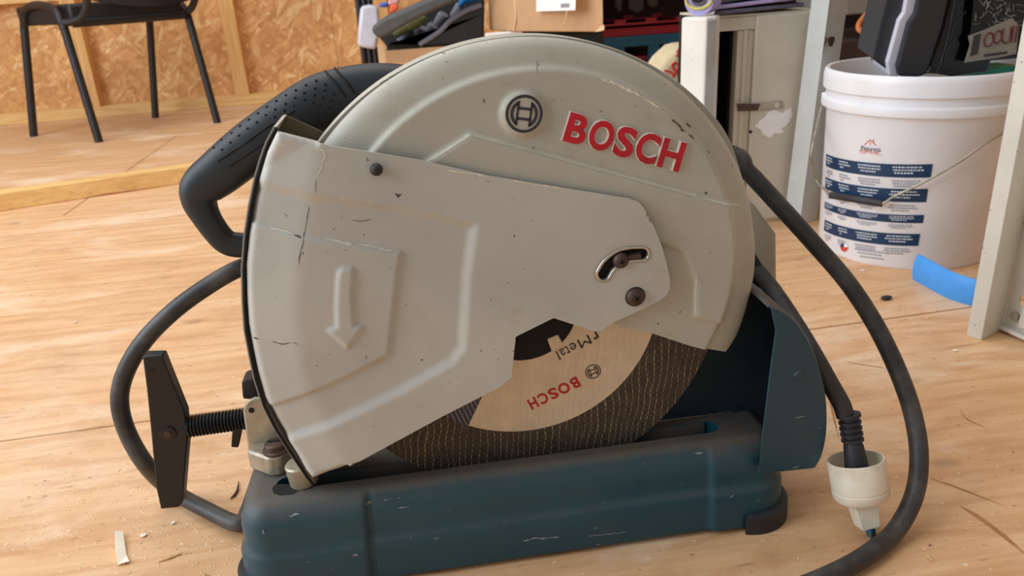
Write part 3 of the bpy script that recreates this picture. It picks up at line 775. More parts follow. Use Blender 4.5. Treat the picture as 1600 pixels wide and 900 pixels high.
# embossed red letters: zoom frame px = 760 + x/5, py = 120 + y/5
def z8(x, y): return np.array((760+x/5, 120+y/5))
O3 = z8(588, 492); U3 = np.array([0.9645, 0.264]); V3 = np.array([0.289, -0.957])
sc5 = 235/5
for ch, (u0, u1, v0, v1) in zip('BOSCH', [(0, 168, -3, 232), (187, 380, -4, 236), (394, 553, -5, 237), (567, 740, -5, 237), (758, 938, -2, 234)]):
    tp, sd = MB(), MB()
    def fm(u, v):
        a = (u0+(u1-u0)*u)/5; b = (v0+(v1-v0)*v)/5
        q = O3+U3*a+V3*b; return xz(q[0], q[1], YG)
    raised_glyph(tp, sd, ch, 0.035, fm, YG+0.001, YG-0.0024)
    lt = tp.build('letter', M['red'], guard, smooth=0)
    # rim of bare cast metal round the letter
    V_, F_, _ = glyph(ch, 0.035)
    P_ = [fm(u, v) for u, v in V_]
    ctr = np.mean(np.array(P_), 0)
    sd.v += []
    V2_, F2_, _ = glyph(ch, 0.055)
    def fm2(u, v): return fm(u*1.045-0.0225-0.022, v*1.03-0.015+0.010)
    raised_glyph(sd, sd, ch, 0.055, fm2, YG+0.001, YG-0.0016)
    sd.build('letter_edge', M['letteredge'], guard, smooth=0, label='pale rim of a red letter')

# ---- sliding blade cover
cov = [(432, 207), (520, 229), (540, 231.5), (655, 250), (764, 275), (880, 294), (984, 310.5)]+[tuple(p) for p in cr([(990, 312), (1000, 318), (1011, 334), (1024, 359), (1036, 391), (1045, 427), (1047, 444), (1043, 459), (1032, 469)], 6)]+[
       (1000, 485), (960, 503), (938, 517), (930, 518), (865, 497), (806, 526), (799, 590), (779, 606), (691, 651), (562, 721), (520, 740), (488, 752),
       (478, 742), (450, 700), (430, 668), (412, 632), (400, 590), (392, 552), (385, 515), (382, 470), (381, 420), (386, 370), (394, 320), (404, 278), (416, 240)]
covp = XZ(cov, YC)
crease = XZ([(497, 215), (492, 260), (480, 330), (473, 380), (466, 420), (462, 480), (465, 530), (471, 572), (484, 620), (520, 690), (560, 760)], YC)
creaseP = crease+XZ([(300, 800), (300, 150)], YC)
dish = XZ([(300, 278), (398, 292), (480, 308), (620, 328), (740, 354), (729, 430), (722, 545), (706, 566), (625, 612), (520, 662), (440, 696), (300, 740)], YC)
pent = XZ([(300, 338), (392, 354), (475, 372), (627, 397), (621, 440), (607, 557), (540, 592), (428, 641), (300, 690)], YC)
arrow = XZ([(536, 420), (550, 420), (552, 428), (550, 460), (551, 490), (553, 509), (566, 511), (543, 543), (514, 517), (527, 511), (526, 480), (528, 440), (530, 425)], YC)
slotc = [(943, 429), (952, 415), (968, 403), (984, 398), (1004, 397)]
def offset_path(pts, w, n=10):
    P = cr(pts, 6); out = []; back = []
    for i, p in enumerate(P):
        t = P[min(i+1, len(P)-1)]-P[max(i-1, 0)]; t /= np.linalg.norm(t); q = np.array([-t[1], t[0]])
        out.append(p+q*w); back.append(p-q*w)
    t = P[-1]-P[-2]; t /= np.linalg.norm(t); q = np.array([-t[1], t[0]])
    cap = [P[-1]+q*w*math.cos(a)+t*w*math.sin(a) for a in np.linspace(0, math.pi, n)[1:-1]]
    t0 = P[0]-P[1]; t0 /= np.linalg.norm(t0); q0 = np.array([-t0[1], t0[0]])
    cap0 = [P[0]+q0*w*math.cos(a)+t0*w*math.sin(a) for a in np.linspace(0, math.pi, n)[1:-1]]
    return [tuple(p) for p in out+cap+back[::-1]+cap0]
slot_in = XZ(offset_path(slotc, 8.5), YC)
def hcover(x, z):
    dl = sdist(x, z, creaseP)                      # >0 left of the crease
    y = YC+np.where(dl > -0.006, 0.20*np.clip(dl+0.006, 0, 0.012)**2/0.024+0.20*np.clip(dl-0.006, 0, None), 0)
    de = sdist(x, z, covp)
    y = y+0.0035*np.clip(1-de/0.006, 0, 1)**2*(dl > 0)
    fade = 1.0
    y = y+0.0042*sm(0.5+sdist(x, z, dish)/0.0100)*fade
    y = y-0.0030*sm(0.5+sdist(x, z, pent)/0.0045)
    y = y-0.0028*sm(0.5+(sdist(x, z, arrow)+0.0006)/0.0042)
    ds = -sdist(x, z, slot_in)
    y = y+0.0012*np.clip(1-ds/0.004, 0, 1)
    return y
cm = relief(covp, [slot_in], hcover, 0.0021, lambda x, z: hcover(x, z)+0.0022)
cover = cm.build('blade_cover', M['cover'], SAW, smooth=60)
# shell of the cover behind the face: curved left wall, dark seam and rear plate
left = [(427, 198), (414, 222), (404, 250), (396, 278), (387, 322), (380, 368), (376, 420), (377, 470), (380, 515), (387, 552), (395, 590), (408, 632), (426, 668), (446, 700), (474, 742), (484, 755)]
yl = 0.614
lw = [np.array(at(a, b, yl)) for a, b in left]
mbw = MB(); vs = []
for p in lw:
    for dx, y in ((0.0, yl), (0.0, 0.672), (0.003, 0.672), (0.003, yl)):
        vs.append((p[0]+dx, y, p[2]))
n = len(lw)
mbw.add(vs, [(i*4+j, i*4+(j+1) % 4, (i+1)*4+(j+1) % 4, (i+1)*4+j) for i in range(n-1) for j in range(4)]+[(0, 1, 2, 3), (4*n-1, 4*n-2, 4*n-3, 4*n-4)])
mbw.build('cover_side_wall', M['grey'], SAW, smooth=50)
seam = [np.array(at(a+5.0, b+2, 0.613)) for a, b in left]
MB().tube(seam, 0.0015, 8).build('cover_seam', M['void'], SAW, smooth=60)
rear = [(498, 203), (560, 240), (700, 330), (820, 430), (800, 520), (560, 680)]
MB().prism([at(a, b, 0.672) for a, b in rear]+[np.array([p[0]+0.001, 0.672, p[2]]) for p in lw[::-1]], (0, 0.002, 0)).build('cover_rear_plate', M['inner'], SAW, smooth=0)
# slot lining, screws, knob
lin = MB(); o1 = [np.array([p[0], float(hcover(np.array([p[0]]), np.array([p[1]]))[0])-0.0003, p[1]]) for p in XZ(offset_path(slotc, 10.5), YC)]
lin.tube(o1+[o1[0]], 0.0016, 8, False)
lin.build('slot_lining', M['chrome'], cover, smooth=60)
MB().prism([at(a, b, YC+0.005) for a, b in offset_path(slotc, 11)], (0, 0.001, 0)).build('slot_backing', M['void'], cover, smooth=0)
MB().tube([at(975, 405, YC+0.003), at(1000, 399, YC+0.003)], 0.004, 8).build('slot_stud', M['rust'], cover)
def screw(px, py, rp, Y, name='cross_screw'):
    c = at(px, py, Y); r = rad(rp, c)
    s = MB().lathe([(0, -0.0046), (r*0.45, -0.0044), (r*0.8, -0.003), (r*0.96, -0.0012), (r, 0.0), (r, 0.003)], c, (0, 1, 0), 28).build(name, M['rust'], cover, smooth=50)
    for k in (0.5, 0.5+math.pi/2):
        d = np.array([math.cos(k), 0, math.sin(k)]); e = np.array([-math.sin(k), 0, math.cos(k)])
        MB().obox(c+np.array([0, -0.0043, 0]), d*r*0.36, np.array([0, 0.0006, 0]), e*r*0.08).build('cross_recess', M['void'], s, smooth=0)
screw(970, 407, 13.0, YC)
screw(993, 464, 15.0, YC-0.001)
c = at(993, 464, YC-0.0006); r = rad(15.5, c)
MB().lathe([(r, -0.0004), (r*1.06, 0.0005), (r*1.06, 0.002)], c, (0, 1, 0), 28).build('washer', M['blacksteel'], cover)
c = at(588, 264, YC); r = rad(10.0, c)
MB().lathe([(0, -0.0075), (r*0.5, -0.0072), (r*0.86, -0.0055), (r, -0.003), (r*0.9, 0.0), (r*0.8, 0.002)], c, (0, 1, 0), 24).build('rubber_button', M['black'], cover, smooth=60)
# cracks, scuffs and bare spots in the paint
def marks(name, lines, Y, hf, mat, parent, w=0.6, jit=(0.3, 1.2)):
    m = MB()
    for ln in lines:
        ww = w
        if isinstance(ln[0], (int, float)): ww = ln[0]; ln = ln[1:]
        P = [np.array(xz(a, b, Y)) for a, b in ln]
        Q = []
        for a, b in zip(P[:-1], P[1:]):
            k = max(1, int(np.linalg.norm(b-a)/0.002))
            Q += [a+(b-a)*j/k+rng.normal(0, 0.00025 if jit[0] < 0.5 else 0.00008, 2) for j in range(k)]
        Q.append(P[-1]); v = []
        for i, q in enumerate(Q):
            t = Q[min(i+1, len(Q)-1)]-Q[max(i-1, 0)]; t = t/(np.linalg.norm(t)+1e-9); nn = np.array([-t[1], t[0]])
            h = ww*0.0006*rng.uniform(*jit)*(0.3 if i in (0, len(Q)-1) else 1)
            for s in (-1, 1):
                e = q+nn*h*s; y = float(hf(np.array([e[0]]), np.array([e[1]]))[0])-0.00025
                v.append((e[0], y, e[1]))
        m.add(v, [(2*i, 2*i+1, 2*i+3, 2*i+2) for i in range(len(Q)-1)])
    return m.build(name, mat, parent, smooth=0, kind='stuff')
marks('paint_cracks', [[(494, 281), (493, 296), (494, 303)], [(482, 325), (478, 350), (474, 372), (473, 382), (468, 400), (466, 416)], [1.6, (459, 369), (466, 371), (470, 373)],
      [(442, 338), (446, 342), (448, 339)], [1.5, (392, 535), (402, 536)], [0.8, (424, 538), (440, 541), (455, 537)], [1.6, (458, 537), (464, 539)],
      [2.0, (618, 302), (622, 306), (627, 303)], [2.2, (520, 360), (522, 361)], [1.4, (538, 391), (541, 392)], [0.5, (533, 338), (534, 345)], [0.5, (550, 346), (566, 348), (580, 345)], [0.6, (490, 610), (486, 617)]], YC, hcover, M['crack'], cover)
marks('paint_scuffs', [[1.2, (492, 232), (505, 235), (508, 246), (503, 256)], [0.9, (505, 256), (498, 270), (496, 276)], [1.6, (700, 266), (730, 270), (764, 276)], [1.0, (800, 282), (840, 289), (878, 295)], [0.9, (530, 309), (545, 312)],
      [1.4, (505, 374), (530, 380), (550, 384)], [0.9, (420, 360), (455, 367)], [0.8, (430, 226), (450, 228)], [1.0, (560, 383), (612, 394)]], YC, hcover, M['cream'], cover)
marks('guard_cracks', [[1.6, (1043, 184), (1052, 190), (1060, 200)], [1.6, (1068, 190), (1076, 197)], [1.2, (1056, 199), (1064, 202)], [1.2, (1070, 206), (1078, 214)], [2.4, (697, 95), (699, 97)], [1.6, (690, 83), (696, 84)],
      [0.6, (592, 131), (606, 124), (620, 117)], [1.2, (930, 172), (936, 171)], [0.4, (838, 92), (836, 112)]], YR-0.006, hguard, M['crack'], guard)
marks('edge_wear_light', [[2.0, (664, 253), (700, 231), (734, 209)], [2.6, (737, 209), (860, 242), (1000, 281), (1088, 305)], [1.8, (1095, 308), (1130, 317), (1160, 324)], [1.8, (1086, 430), (1085, 465), (1085, 493)]], YG, hguard, M['edgewear_lit'], guard, 0.6, (0.7, 1.1))  # worn edges that also paint the lit line along the bevels
marks('guard_scuffs', [[2.2, (938, 123), (962, 131), (990, 144), (1000, 150)], [1.6, (1000, 150), (1030, 168)], [1.4, (1145, 352), (1150, 360)], [1.4, (640, 290), (655, 262)]], YG+0.002, hguard, M['cream'], guard)

marks('base_scratches', [[0.9, (598, 793), (630, 788), (668, 781)], [0.8, (676, 781), (678, 784)], [1.2, (450, 814), (460, 812), (466, 811)], [0.8, (622, 802), (640, 800)], [1.4, (818, 846), (838, 841), (852, 843)], [1.0, (840, 842), (874, 840)], [0.6, (920, 838), (980, 832)],
      [1.6, (552, 864), (560, 864)], [0.8, (945, 795), (947, 790)], [1.0, (884, 808), (886, 812)], [0.8, (1138, 776), (1146, 771)], [0.7, (1200, 772), (1204, 770)], [1.6, (410, 832), (412, 838)], [0.8, (426, 812), (430, 808)], [0.7, (700, 806), (706, 804)], [0.6, (786, 825), (790, 822)], [0.6, (640, 846), (644, 840)], [0.6, (1066, 716), (1069, 716)], [1.2, (1069, 762), (1071, 762)]], 0.592, hbase, M['printgrey'], base)
# ---- rear grip
gp = [(660, 150, 44), (600, 146, 46), (552, 150, 46), (500, 162, 44), (446, 193, 41), (392, 230, 39), (345, 268, 36), (316, 292, 32), (312, 314, 27), (322, 338, 22), (338, 362, 20), (354, 378, 19.5), (376, 383, 19.5), (440, 384, 19.5)]
GY = 0.742
path = cr([at(a, b, GY) for a, b, r in gp], 6); rr = [float(x[0]) for x in cr([[rad(r, at(a, b, GY))] for a, b, r in gp], 6)]
grip = MB().tube(path, rr, 28, True, ((0, 1, 0), [0.82-0.0*i for i in range(len(path))], 0.82)).build('rear_grip', M['grip'], SAW, smooth=70)
# joint lines between the soft grip and the shell
def gripline(pts, r, name):
    m = MB()
    for ln in pts:
        P = []
        for a, b in cr(ln, 5):
            # nearest path point gives the depth of the skin
            d = [(np.hypot(*(np.array(xz(a, b, GY))-np.array([p[0], p[2]]))), k) for k, p in enumerate(path)]
            dist, k = min(d); R_ = rr[k]; q = min(0.985, dist/R_)
            e = 2/0.82; dep = R_*0.82*(1-q**e)**(1/e)
            P.append(at(a, b, GY-dep*0.985))
        m.tube(P, r, 6)
    return m
gripline([[(340, 252), (380, 226), (420, 197), (460, 173)], [(358, 260), (400, 232), (440, 204)], [(508, 111), (526, 133), (540, 152)], [(523, 106), (541, 128), (554, 146)]], 0.0011, 'x').build('grip_groove', M['void'], grip, smooth=60)
dm = MB()
for a, b in [(494, 126), (478, 133), (462, 141), (447, 149), (432, 158), (417, 167), (403, 177), (389, 187), (375, 197), (362, 208), (346, 219), (334, 231), (508, 132), (492, 138), (475, 145), (461, 153), (446, 162), (430, 171), (415, 180), (401, 191), (387, 201), (373, 212), (360, 223), (347, 234),
             (507, 141), (491, 149), (475, 156), (459, 165), (444, 173), (429, 183), (521, 147), (504, 153), (489, 160), (517, 157), (500, 164), (514, 168), (498, 175), (530, 162)]:
    dist, k = min((np.hypot(*(np.array(xz(a, b, GY))-np.array([p[0], p[2]]))), k) for k, p in enumerate(path))
    q = min(0.97, dist/rr[k]); e = 2/0.82; dep = rr[k]*0.82*(1-q**e)**(1/e)
    p = at(a, b, GY-dep); r = rad(2.2, p)
    dm.ball(p, r, 8, (1, 0.35, 1))
dm.build('grip_dimples', M['void'], grip, smooth=60, kind='stuff')

# ---- motor, arm, column (mostly behind the guard)
mh = [(1150, 300), (1182, 322), (1214, 366), (1215, 450), (1206, 478), (1150, 478)]
MB().prism([at(a, b, 0.715) for a, b in mh], (0, 0.075, 0)).build('motor_housing', M['grey'], SAW, smooth=0, bevel=0.004)
MB().lathe([(0.0, 0.0), (0.05, 0.0), (0.058, 0.006), (0.058, 0.12), (0.05, 0.128), (0, 0.128)], (0.10, 0.702, 0.31), (0, 1, 0), 32).build('motor', M['gripside'], SAW)
MB().prism([at(a, b, 0.700) for a, b in [(880, 300), (1160, 360), (1214, 450), (1200, 640), (1095, 640), (1100, 560), (860, 420)]], (0, 0.04, 0)).build('swing_arm', M['tealdark'], SAW, smooth=0, bevel=0.004)
c = at(1198, 462, 0.69)
MB().lathe([(0.0, 0.0), (0.008, 0), (0.0095, 0.002), (0.0095, 0.02)], c, (0, 1, 0), 20).build('hinge_bolt', M['blacksteel'], SAW)
MB().box(-0.06, 0.14, 0.735, 0.79, BZ1, 0.165).build('light_blocker', M['tealdark'], SAW, smooth=0, bevel=0.004)  # unseen dark block added behind the disc to stop light

# ---- spark shield: curved teal shell at the right end
out = [(1204, 480), (1222, 487), (1242, 503), (1260, 528), (1276, 562), (1287, 600), (1292, 638), (1291, 680), (1284, 712), (1274, 731)]
ow = [np.array(at(a, b, 0.585)) for a, b in cr(out, 4)]
fr = [np.array(at(a, b, 0.585)) for a, b in [(1262, 733), (1225, 737), (1186, 740), (1190, 690), (1196, 640), (1204, 575), (1212, 516)]]
MB().prism([p for p in ow]+fr, (0, 0.002, 0)).build('spark_shield', M['teal'], SAW, smooth=30, bevel=0.0015)
v = []
for p in ow:
    v += [(p[0]-0.0005, 0.587, p[2]), (p[0]+0.0025, 0.592, p[2]), (p[0]+0.003, 0.655, p[2]+0.001), (p[0]+0.001, 0.655, p[2]-0.001), (p[0]-0.0015, 0.587, p[2]-0.001)]
n = len(ow)
MB().add(v, [(i*5+j, i*5+(j+1) % 5, (i+1)*5+(j+1) % 5, (i+1)*5+j) for i in range(n-1) for j in range(5)]+[(0, 1, 2, 3, 4), tuple(5*(n-1)+j for j in (4, 3, 2, 1, 0))]).build('shield_side', M['teal'], SAW, smooth=50)
bk = [(p[0], 0.654, p[2]) for p in ow]+[(0.30, 0.654, BZ1+0.002), (0.155, 0.654, BZ1+0.002), (0.20, 0.654, 0.17), (0.24, 0.654, 0.26)]
MB().prism(bk, (0, 0.002, 0)).build('shield_back', M['tealdark'], SAW, smooth=0)
c = at(1247, 587, 0.585); r = rad(8.5, c)
sc_ = MB().lathe([(0, -0.0012), (r*0.6, -0.0013), (r*0.85, -0.0016), (r, -0.0004), (r, 0.002)], c, (0, 1, 0), 24).build('rivet', M['teal'], SAW, smooth=50)
c = at(1281, 670, 0.585)
MB().lathe([(0, -0.0012), (0.002, -0.001), (0.0026, 0.001)], c, (0, 1, 0), 14).build('rivet', M['teal'], SAW, smooth=50)

# ---- vise: T handle, screw, bracket
hp = [(222, 557), (253, 556), (289, 646), (293, 685), (285, 785), (280, 793), (251, 796), (243, 760), (236, 680), (229, 610)]
HY = 0.684
hd = MB().prism([at(a, b, HY) for a, b in hp], (0.001, 0.013, 0.0))
handle = hd.build('clamp_handle', M['blacksteel'], SAW, smooth=30, bevel=0.0014)
c = at(263, 677, HY); r = rad(12, c)
MB().lathe([(r*0.6, -0.0018), (r, -0.0012), (r*1.08, 0.001)], c, (0, 1, 0), 24, True).build('handle_boss', M['blacksteel'], handle, smooth=50)
MB().lathe([(0, -0.0028), (r*0.4, -0.0026), (r*0.5, -0.0006)], c, (0, 1, 0), 16).build('rivet', M['rust'], handle)
c = at(239, 578, HY); MB().lathe([(0, -0.0003), (0.0022, -0.0003), (0.0022, 0.001)], c, (0, 1, 0), 14).build('handle_hole', M['void'], handle)
ax0, ax1 = np.array(at(284, 668, HY+0.007)), np.array(at(386, 654, HY+0.007))
ax1 = np.array([ax1[0], ax1[1], ax1[2]])
ln = np.linalg.norm(ax1-ax0); R0 = rad(17.5, ax0); pro = [(R0*0.8, 0.0), (R0*0.8, ln*0.08)]
nt = 17
for i in range(nt):
    z = ln*(0.10+0.88*i/nt); dz = ln*0.88/nt
    pro += [(R0*0.80, z), (R0*0.98, z+dz*0.35), (R0*0.98, z+dz*0.6), (R0*0.80, z+dz*0.95)]
pro += [(R0*0.8, ln*1.1)]
MB().lathe(pro, ax0, ax1-ax0, 24).build('clamp_screw', M['blacksteel'], SAW, smooth=30)
bt = [atz(391, 733, BZ1), atz(424, 746, BZ1), atz(442, 744, BZ1)]
bt += [np.array([-0.128, 0.70, BZ1]), np.array([-0.178, 0.70, BZ1])]
zt = at(390, 703, bt[0][1])[2]-BZ1
br = MB().prism(bt, (0, 0, zt)).build('clamp_bracket', M['zinc'], SAW, smooth=30, bevel=0.003)
pl = [(379, 642), (385, 628), (397, 622), (420, 622), (470, 725), (389, 712)]
MB().prism([at(a, b, 0.676) for a, b in pl], (0, 0.004, 0)).build('bracket_plate', M['zinc'], br, smooth=30, bevel=0.002)
c = at(393, 641, 0.676); MB().lathe([(0, -0.0006), (0.0028, -0.0006), (0.0028, 0.002)], c, (0, 1, 0), 14).build('bolt_hole', M['void'], br)
c = np.array(at(432, 706, 0.660)); c[2] = BZ1+zt
bo = MB().lathe([(0.0125, 0.0), (0.0125, 0.002), (0.0105, 0.003), (0.010, 0.008), (0.008, 0.0098), (0.0, 0.0105)], c, (0.0, 0.0, 1), 20).build('bracket_bolt', M['rust'], br, smooth=40)
MB().obox(c+np.array([0, 0, 0.0106]), (0.006, 0, 0), (0, 0.001, 0), (0, 0, 0.0006)).build('bolt_slot', M['void'], bo, smooth=0)
# quick-release lever and rubber stop behind the bracket
MB().prism([at(a, b, 0.705) for a, b in [(363, 672), (378, 660), (377, 676), (372, 700), (361, 699)]], (0, 0.01, 0)).build('release_lever', M['blacksteel'], SAW, smooth=0, bevel=0.001)
MB().prism([at(a, b, 0.703) for a, b in [(379, 624), (377, 598), (383, 593), (396, 592), (412, 620), (412, 626)]], (0, 0.022, 0)).build('rubber_stop', M['black'], SAW, smooth=0, bevel=0.002)
MB().box(-0.17, -0.12, 0.71, 0.76, BZ1, 0.16).build('vise_block', M['tealdark'], SAW, smooth=0, bevel=0.003)
# stop pin beside the slot
c = np.array(atz(479, 766, BZ1)); c2 = np.array(at(470, 733, c[1]+0.004))
MB().lathe([(0.0, 0.0), (0.0125, 0), (0.0135, 0.001), (0.0135, 0.021), (0.012, 0.0225), (0, 0.0225)], c+np.array([-0.003, 0.014, 0.0]), (-0.10, 0.0, 1), 24).build('stop_pin', M['zinc'], SAW, smooth=40)
hs = [atz(a, b, BZ1+0.0004) for a, b in [(425, 765), (428, 758), (440, 756), (460, 757), (470, 764), (458, 772), (438, 774), (428, 771)]]
MB().add(hs, [tuple(range(len(hs)))]).build('slot_opening', M['void'], SAW, smooth=0)

# ---- power cord wound round the saw, with its moulded plug
def cord(pts, r, n=7):
    P = cr(pts, n); return MB().tube(P, r, 14)
cl = [at(470, 392, 0.765), at(420, 405, 0.755), at(370, 421, 0.745), at(320, 450, 0.738), at(270, 487, 0.732), at(225, 533, 0.728), at(196, 582, 0.726), at(187, 628, 0.724), at(200, 678, 0.722), at(232, 731, 0.722)]
cl += [atz(272, 768, 0.012), atz(320, 795, 0.011), atz(372, 818, 0.011), np.array([-0.215, 0.72, 0.011]), np.array([-0.212, 0.80, 0.011])]
R_c = 0.0088
cord(cl, R_c).build('power_cord', M['cord'], SAW, smooth=70)
crt = [np.array([0.13, 0.800, 0.335]), np.array([0.175, 0.785, 0.385]), at(1130, 236, 0.735), at(1168, 268, 0.725), at(1215, 318, 0.71), at(1273, 382, 0.69), at(1324, 441, 0.668), at(1368, 508, 0.645), at(1403, 580, 0.62), at(1427, 650, 0.598), at(1436, 715, 0.578), at(1428, 775, 0.560)]
crt += [atz(1400, 828, 0.012), atz(1360, 863, 0.010), atz(1300, 897, 0.010), atz(1200, 935, 0.010), atz(1050, 975, 0.010)]
cord(crt, R_c).build('power_cord', M['cord'], SAW, smooth=70)
PY = 0.592
cp = [at(1150, 398, 0.72), at(1180, 421, 0.706), at(1208, 454, 0.688), at(1240, 502, 0.655), at(1270, 552, 0.615), at(1296, 598, 0.605), at(1314, 630, PY+0.004), at(1321, 650, PY)]
cord(cp, R_c*0.98).build('power_cord', M['cord'], SAW, smooth=70)
pt, pbm = np.array(at(1326, 648, PY)), np.array(at(1356, 842, 0.5535))
axd = pbm-pt; Lp = np.linalg.norm(axd); axd /= Lp
s1 = rad(1, pt); ka = Lp/194.0/s1
pro = [(10*s1, 0), (18*s1, 0), (18*s1, 5*s1), (13*s1, 7*s1)]
for k in range(4):
    z = (10+k*9)*s1; pro += [(13*s1, z), (17*s1, z+1.5*s1), (17*s1, z+5*s1), (13*s1, z+6.5*s1)]
pro += [(15*s1, 50*s1), (18.5*s1, 86*s1), (19*s1, 100*s1), (10*s1, 101*s1)]
pro = [(r_, z_*ka) for r_, z_ in pro]
plug = MB().lathe(pro, pt-axd*2*s1, axd, 20).build('plug', M['black'], SAW, smooth=40)

# ================================================================== PLUG ADAPTER
AD = thing('plug_adapter', 'yellowed white plastic plug adapter on the end of the black cord', 'adapter', (float(pbm[0]), float(pbm[1]), 0.0))
t0 = 68*s1*ka
R1 = 43*s1
tt = pt+axd*t0
MB().lathe([(r_, z_*ka) for r_, z_ in [(R1*0.86, 30*s1), (R1*0.90, 8*s1), (R1*0.93, 0.5*s1), (R1*0.97, 0), (R1, 2*s1), (R1*0.985, 45*s1), (R1*0.96, 46*s1), (R1*0.99, 47.5*s1), (R1*0.97, 58*s1), (R1*0.88, 62*s1), (R1*0.35, 62*s1), (R1*0.35, 31*s1), (R1*0.86, 30*s1)]], tt, axd, 48, False, False).build('adapter_collar', M['adapter'], AD, smooth=40)
# flat stem carrying the prongs
side = np.cross(axd, np.array([0, -1, 0])); side /= np.linalg.norm(side); dep = np.cross(side, axd)
def fr3(u, d, w): return tt+side*u*s1+axd*d*s1*ka+dep*w*s1
sgn = 1 if side[0] > 0 else -1
st = [fr3(sgn*-21, 58, -16), fr3(sgn*24, 58, -16), fr3(sgn*16, 106, -12), fr3(sgn*-13, 106, -12)]
MB().prism(st, list(np.array(st)+dep*27*s1)).build('adapter_stem', M['adapter'], AD, smooth=30, bevel=0.001)
for u, w, l in ((4, -6, 126), (9, 3, 124), (1, 9, 122)):
    a = fr3(sgn*u, 104, w); b = fr3(sgn*(u+0.5), l-10, w); c = fr3(sgn*(u+0.5), l, w)
    pz = MB().tube([a, b], 3.4*s1, 10).build('prong', M['prongblue'], AD)
    MB().tube([b, c], 3.2*s1, 10).build('prong_tip', M['steel'], pz)

# ================================================================== CHAIR
A_, B_, C_, D_ = [np.array(atz(*q, 0)) for q in ((53, 213), (155, 222), (243, 184), (340, 192))]
ctr = (A_+B_+C_+D_)/4
CH = thing('stacking_chair', 'black metal tube chair standing by the chipboard wall', 'chair', (float(ctr[0]), float(ctr[1]), 0))
TR = 0.0165
e1 = C_-A_; e1 /= np.linalg.norm(e1); e2 = B_-A_; e2 /= np.linalg.norm(e2)
def side_frame(A, B, sgn, px_far, px_near, arch):
    a = [A, np.array(at(*px_far, A[1]))]
    b = [B, np.array(at(*px_near, B[1]+0.06))]
    MB().tube(a, TR, 12).build('leg', M['chair'], CH, smooth=60)
    MB().tube(b, TR, 12).build('leg', M['chair'], CH, smooth=60)
    MB().tube(cr([a[1]]+arch+[b[1]], 8), TR, 12).build('side_rail', M['chair'], CH, smooth=60)
side_frame(A_, B_, 1, (38, 44), (101, 46), [np.array(at(39, 18, 3.66)), np.array(at(52, 9, 3.60)), np.array(at(70, 9, 3.52)), np.array(at(88, 19, 3.46))])
cr_top = np.array(at(234, 34, C_[1]))
side_frame(C_, D_, 1, (234, 36), (294, 26), [np.array(at(234, 12, 3.92)), np.array(at(246, 2, 3.86)), np.array(at(262, 2, 3.80)), np.array(at(283, 8, 3.74))])
sc0 = (np.array(at(100, 30, 3.46))+np.array(at(292, 24, 3.72))+np.array(at(234, 28, 3.95))+np.array(at(42, 30, 3.67)))/4
zs = 0.535
q = [np.array([*(A_+e1*0.065)[:2], zs]), np.array([*(B_-e2*0.06+e1*0.045)[:2], zs]), np.array([*(D_-e1*0.01-e2*0.06)[:2], zs]), np.array([*(C_)[:2], zs])]
MB().prism(q, (0, 0, -0.078)).build('seat', M['chair'], CH, smooth=30, bevel=0.012, seg=3)
MB().tube([q[1]+np.array([0, 0, -0.074]), q[2]+np.array([0, 0, -0.074])], TR, 10).build('seat_rail', M['chair'], CH)
for pts in ([(97, 36, 3.44), (112, 34, 3.43), (126, 28, 3.42), (134, 14, 3.41), (136, -10, 3.40), (138, -80, 3.36)], [(284, 22, 3.70), (296, 16, 3.69), (303, 4, 3.68), (305, -14, 3.67), (308, -80, 3.62)]):
    MB().tube(cr([at(*p) for p in pts], 6), TR*0.9, 12).build('back_post', M['chair'], CH, smooth=60)
# backrest with a curved lower edge
n = 14; bv = []
bl, brr = np.array(at(138, 0, 3.40)), np.array(at(305, -3, 3.67))
for i in range(n+1):
    t = i/n; p = bl+(brr-bl)*t; sag = math.sin(math.pi*t)
    off = np.array([e2[0], e2[1], 0])*0.035*sag
    lo_ = p+off+np.array([0, 0, -0.030*sag]); hi_ = p+off+np.array([0, 0, 0.22])
    for w in (0, 0.012):
        bv += [lo_+e2*w, hi_+e2*w]
MB().add(bv, [(4*i+a, 4*(i+1)+a, 4*(i+1)+b, 4*i+b) for i in range(n) for a, b in ((0, 1), (1, 3), (3, 2), (2, 0))]+[(0, 1, 3, 2), (4*n, 4*n+2, 4*n+3, 4*n+1)]).build('backrest', M['chair'], CH, smooth=50)

# ================================================================== BATTEN ON THE FLOOR
a0 = np.array(atz(-140, 352, 0)); b0 = np.array(atz(285, 287, 0)); dd = (b0-a0)/np.linalg.norm(b0-a0); nn = np.array([-dd[1], dd[0], 0])
end = a0+dd*float((np.array(atz(384, 272, 0))-a0)@dd)
hb = at(150, 283, atz(150, 310, 0)[1])[2]
bat = MB()
bat.prism([a0, end, end+nn*0.055, a0+nn*0.055], (0, 0, hb))
ob = bat.build('timber_batten', M['pine'], origin=tuple(a0), smooth=0, bevel=0.003)
def onb(px, py):
    d = ray(px, py); return CAMP+d*(((a0-CAMP) @ nn)/(d @ nn))-nn*0.0006
MB().prism([onb(*p) for p in ((86, 325), (110, 316), (160, 303), (215, 296), (285, 291), (285, 296), (225, 303), (150, 319), (100, 325))], tuple(nn*0.0005)).build('bark_edge', M['bark'], ob, smooth=0, label='brown bark edge on the batten')
tag(ob, 'long pale pine batten lying on the floor in front of the chair', 'timber')

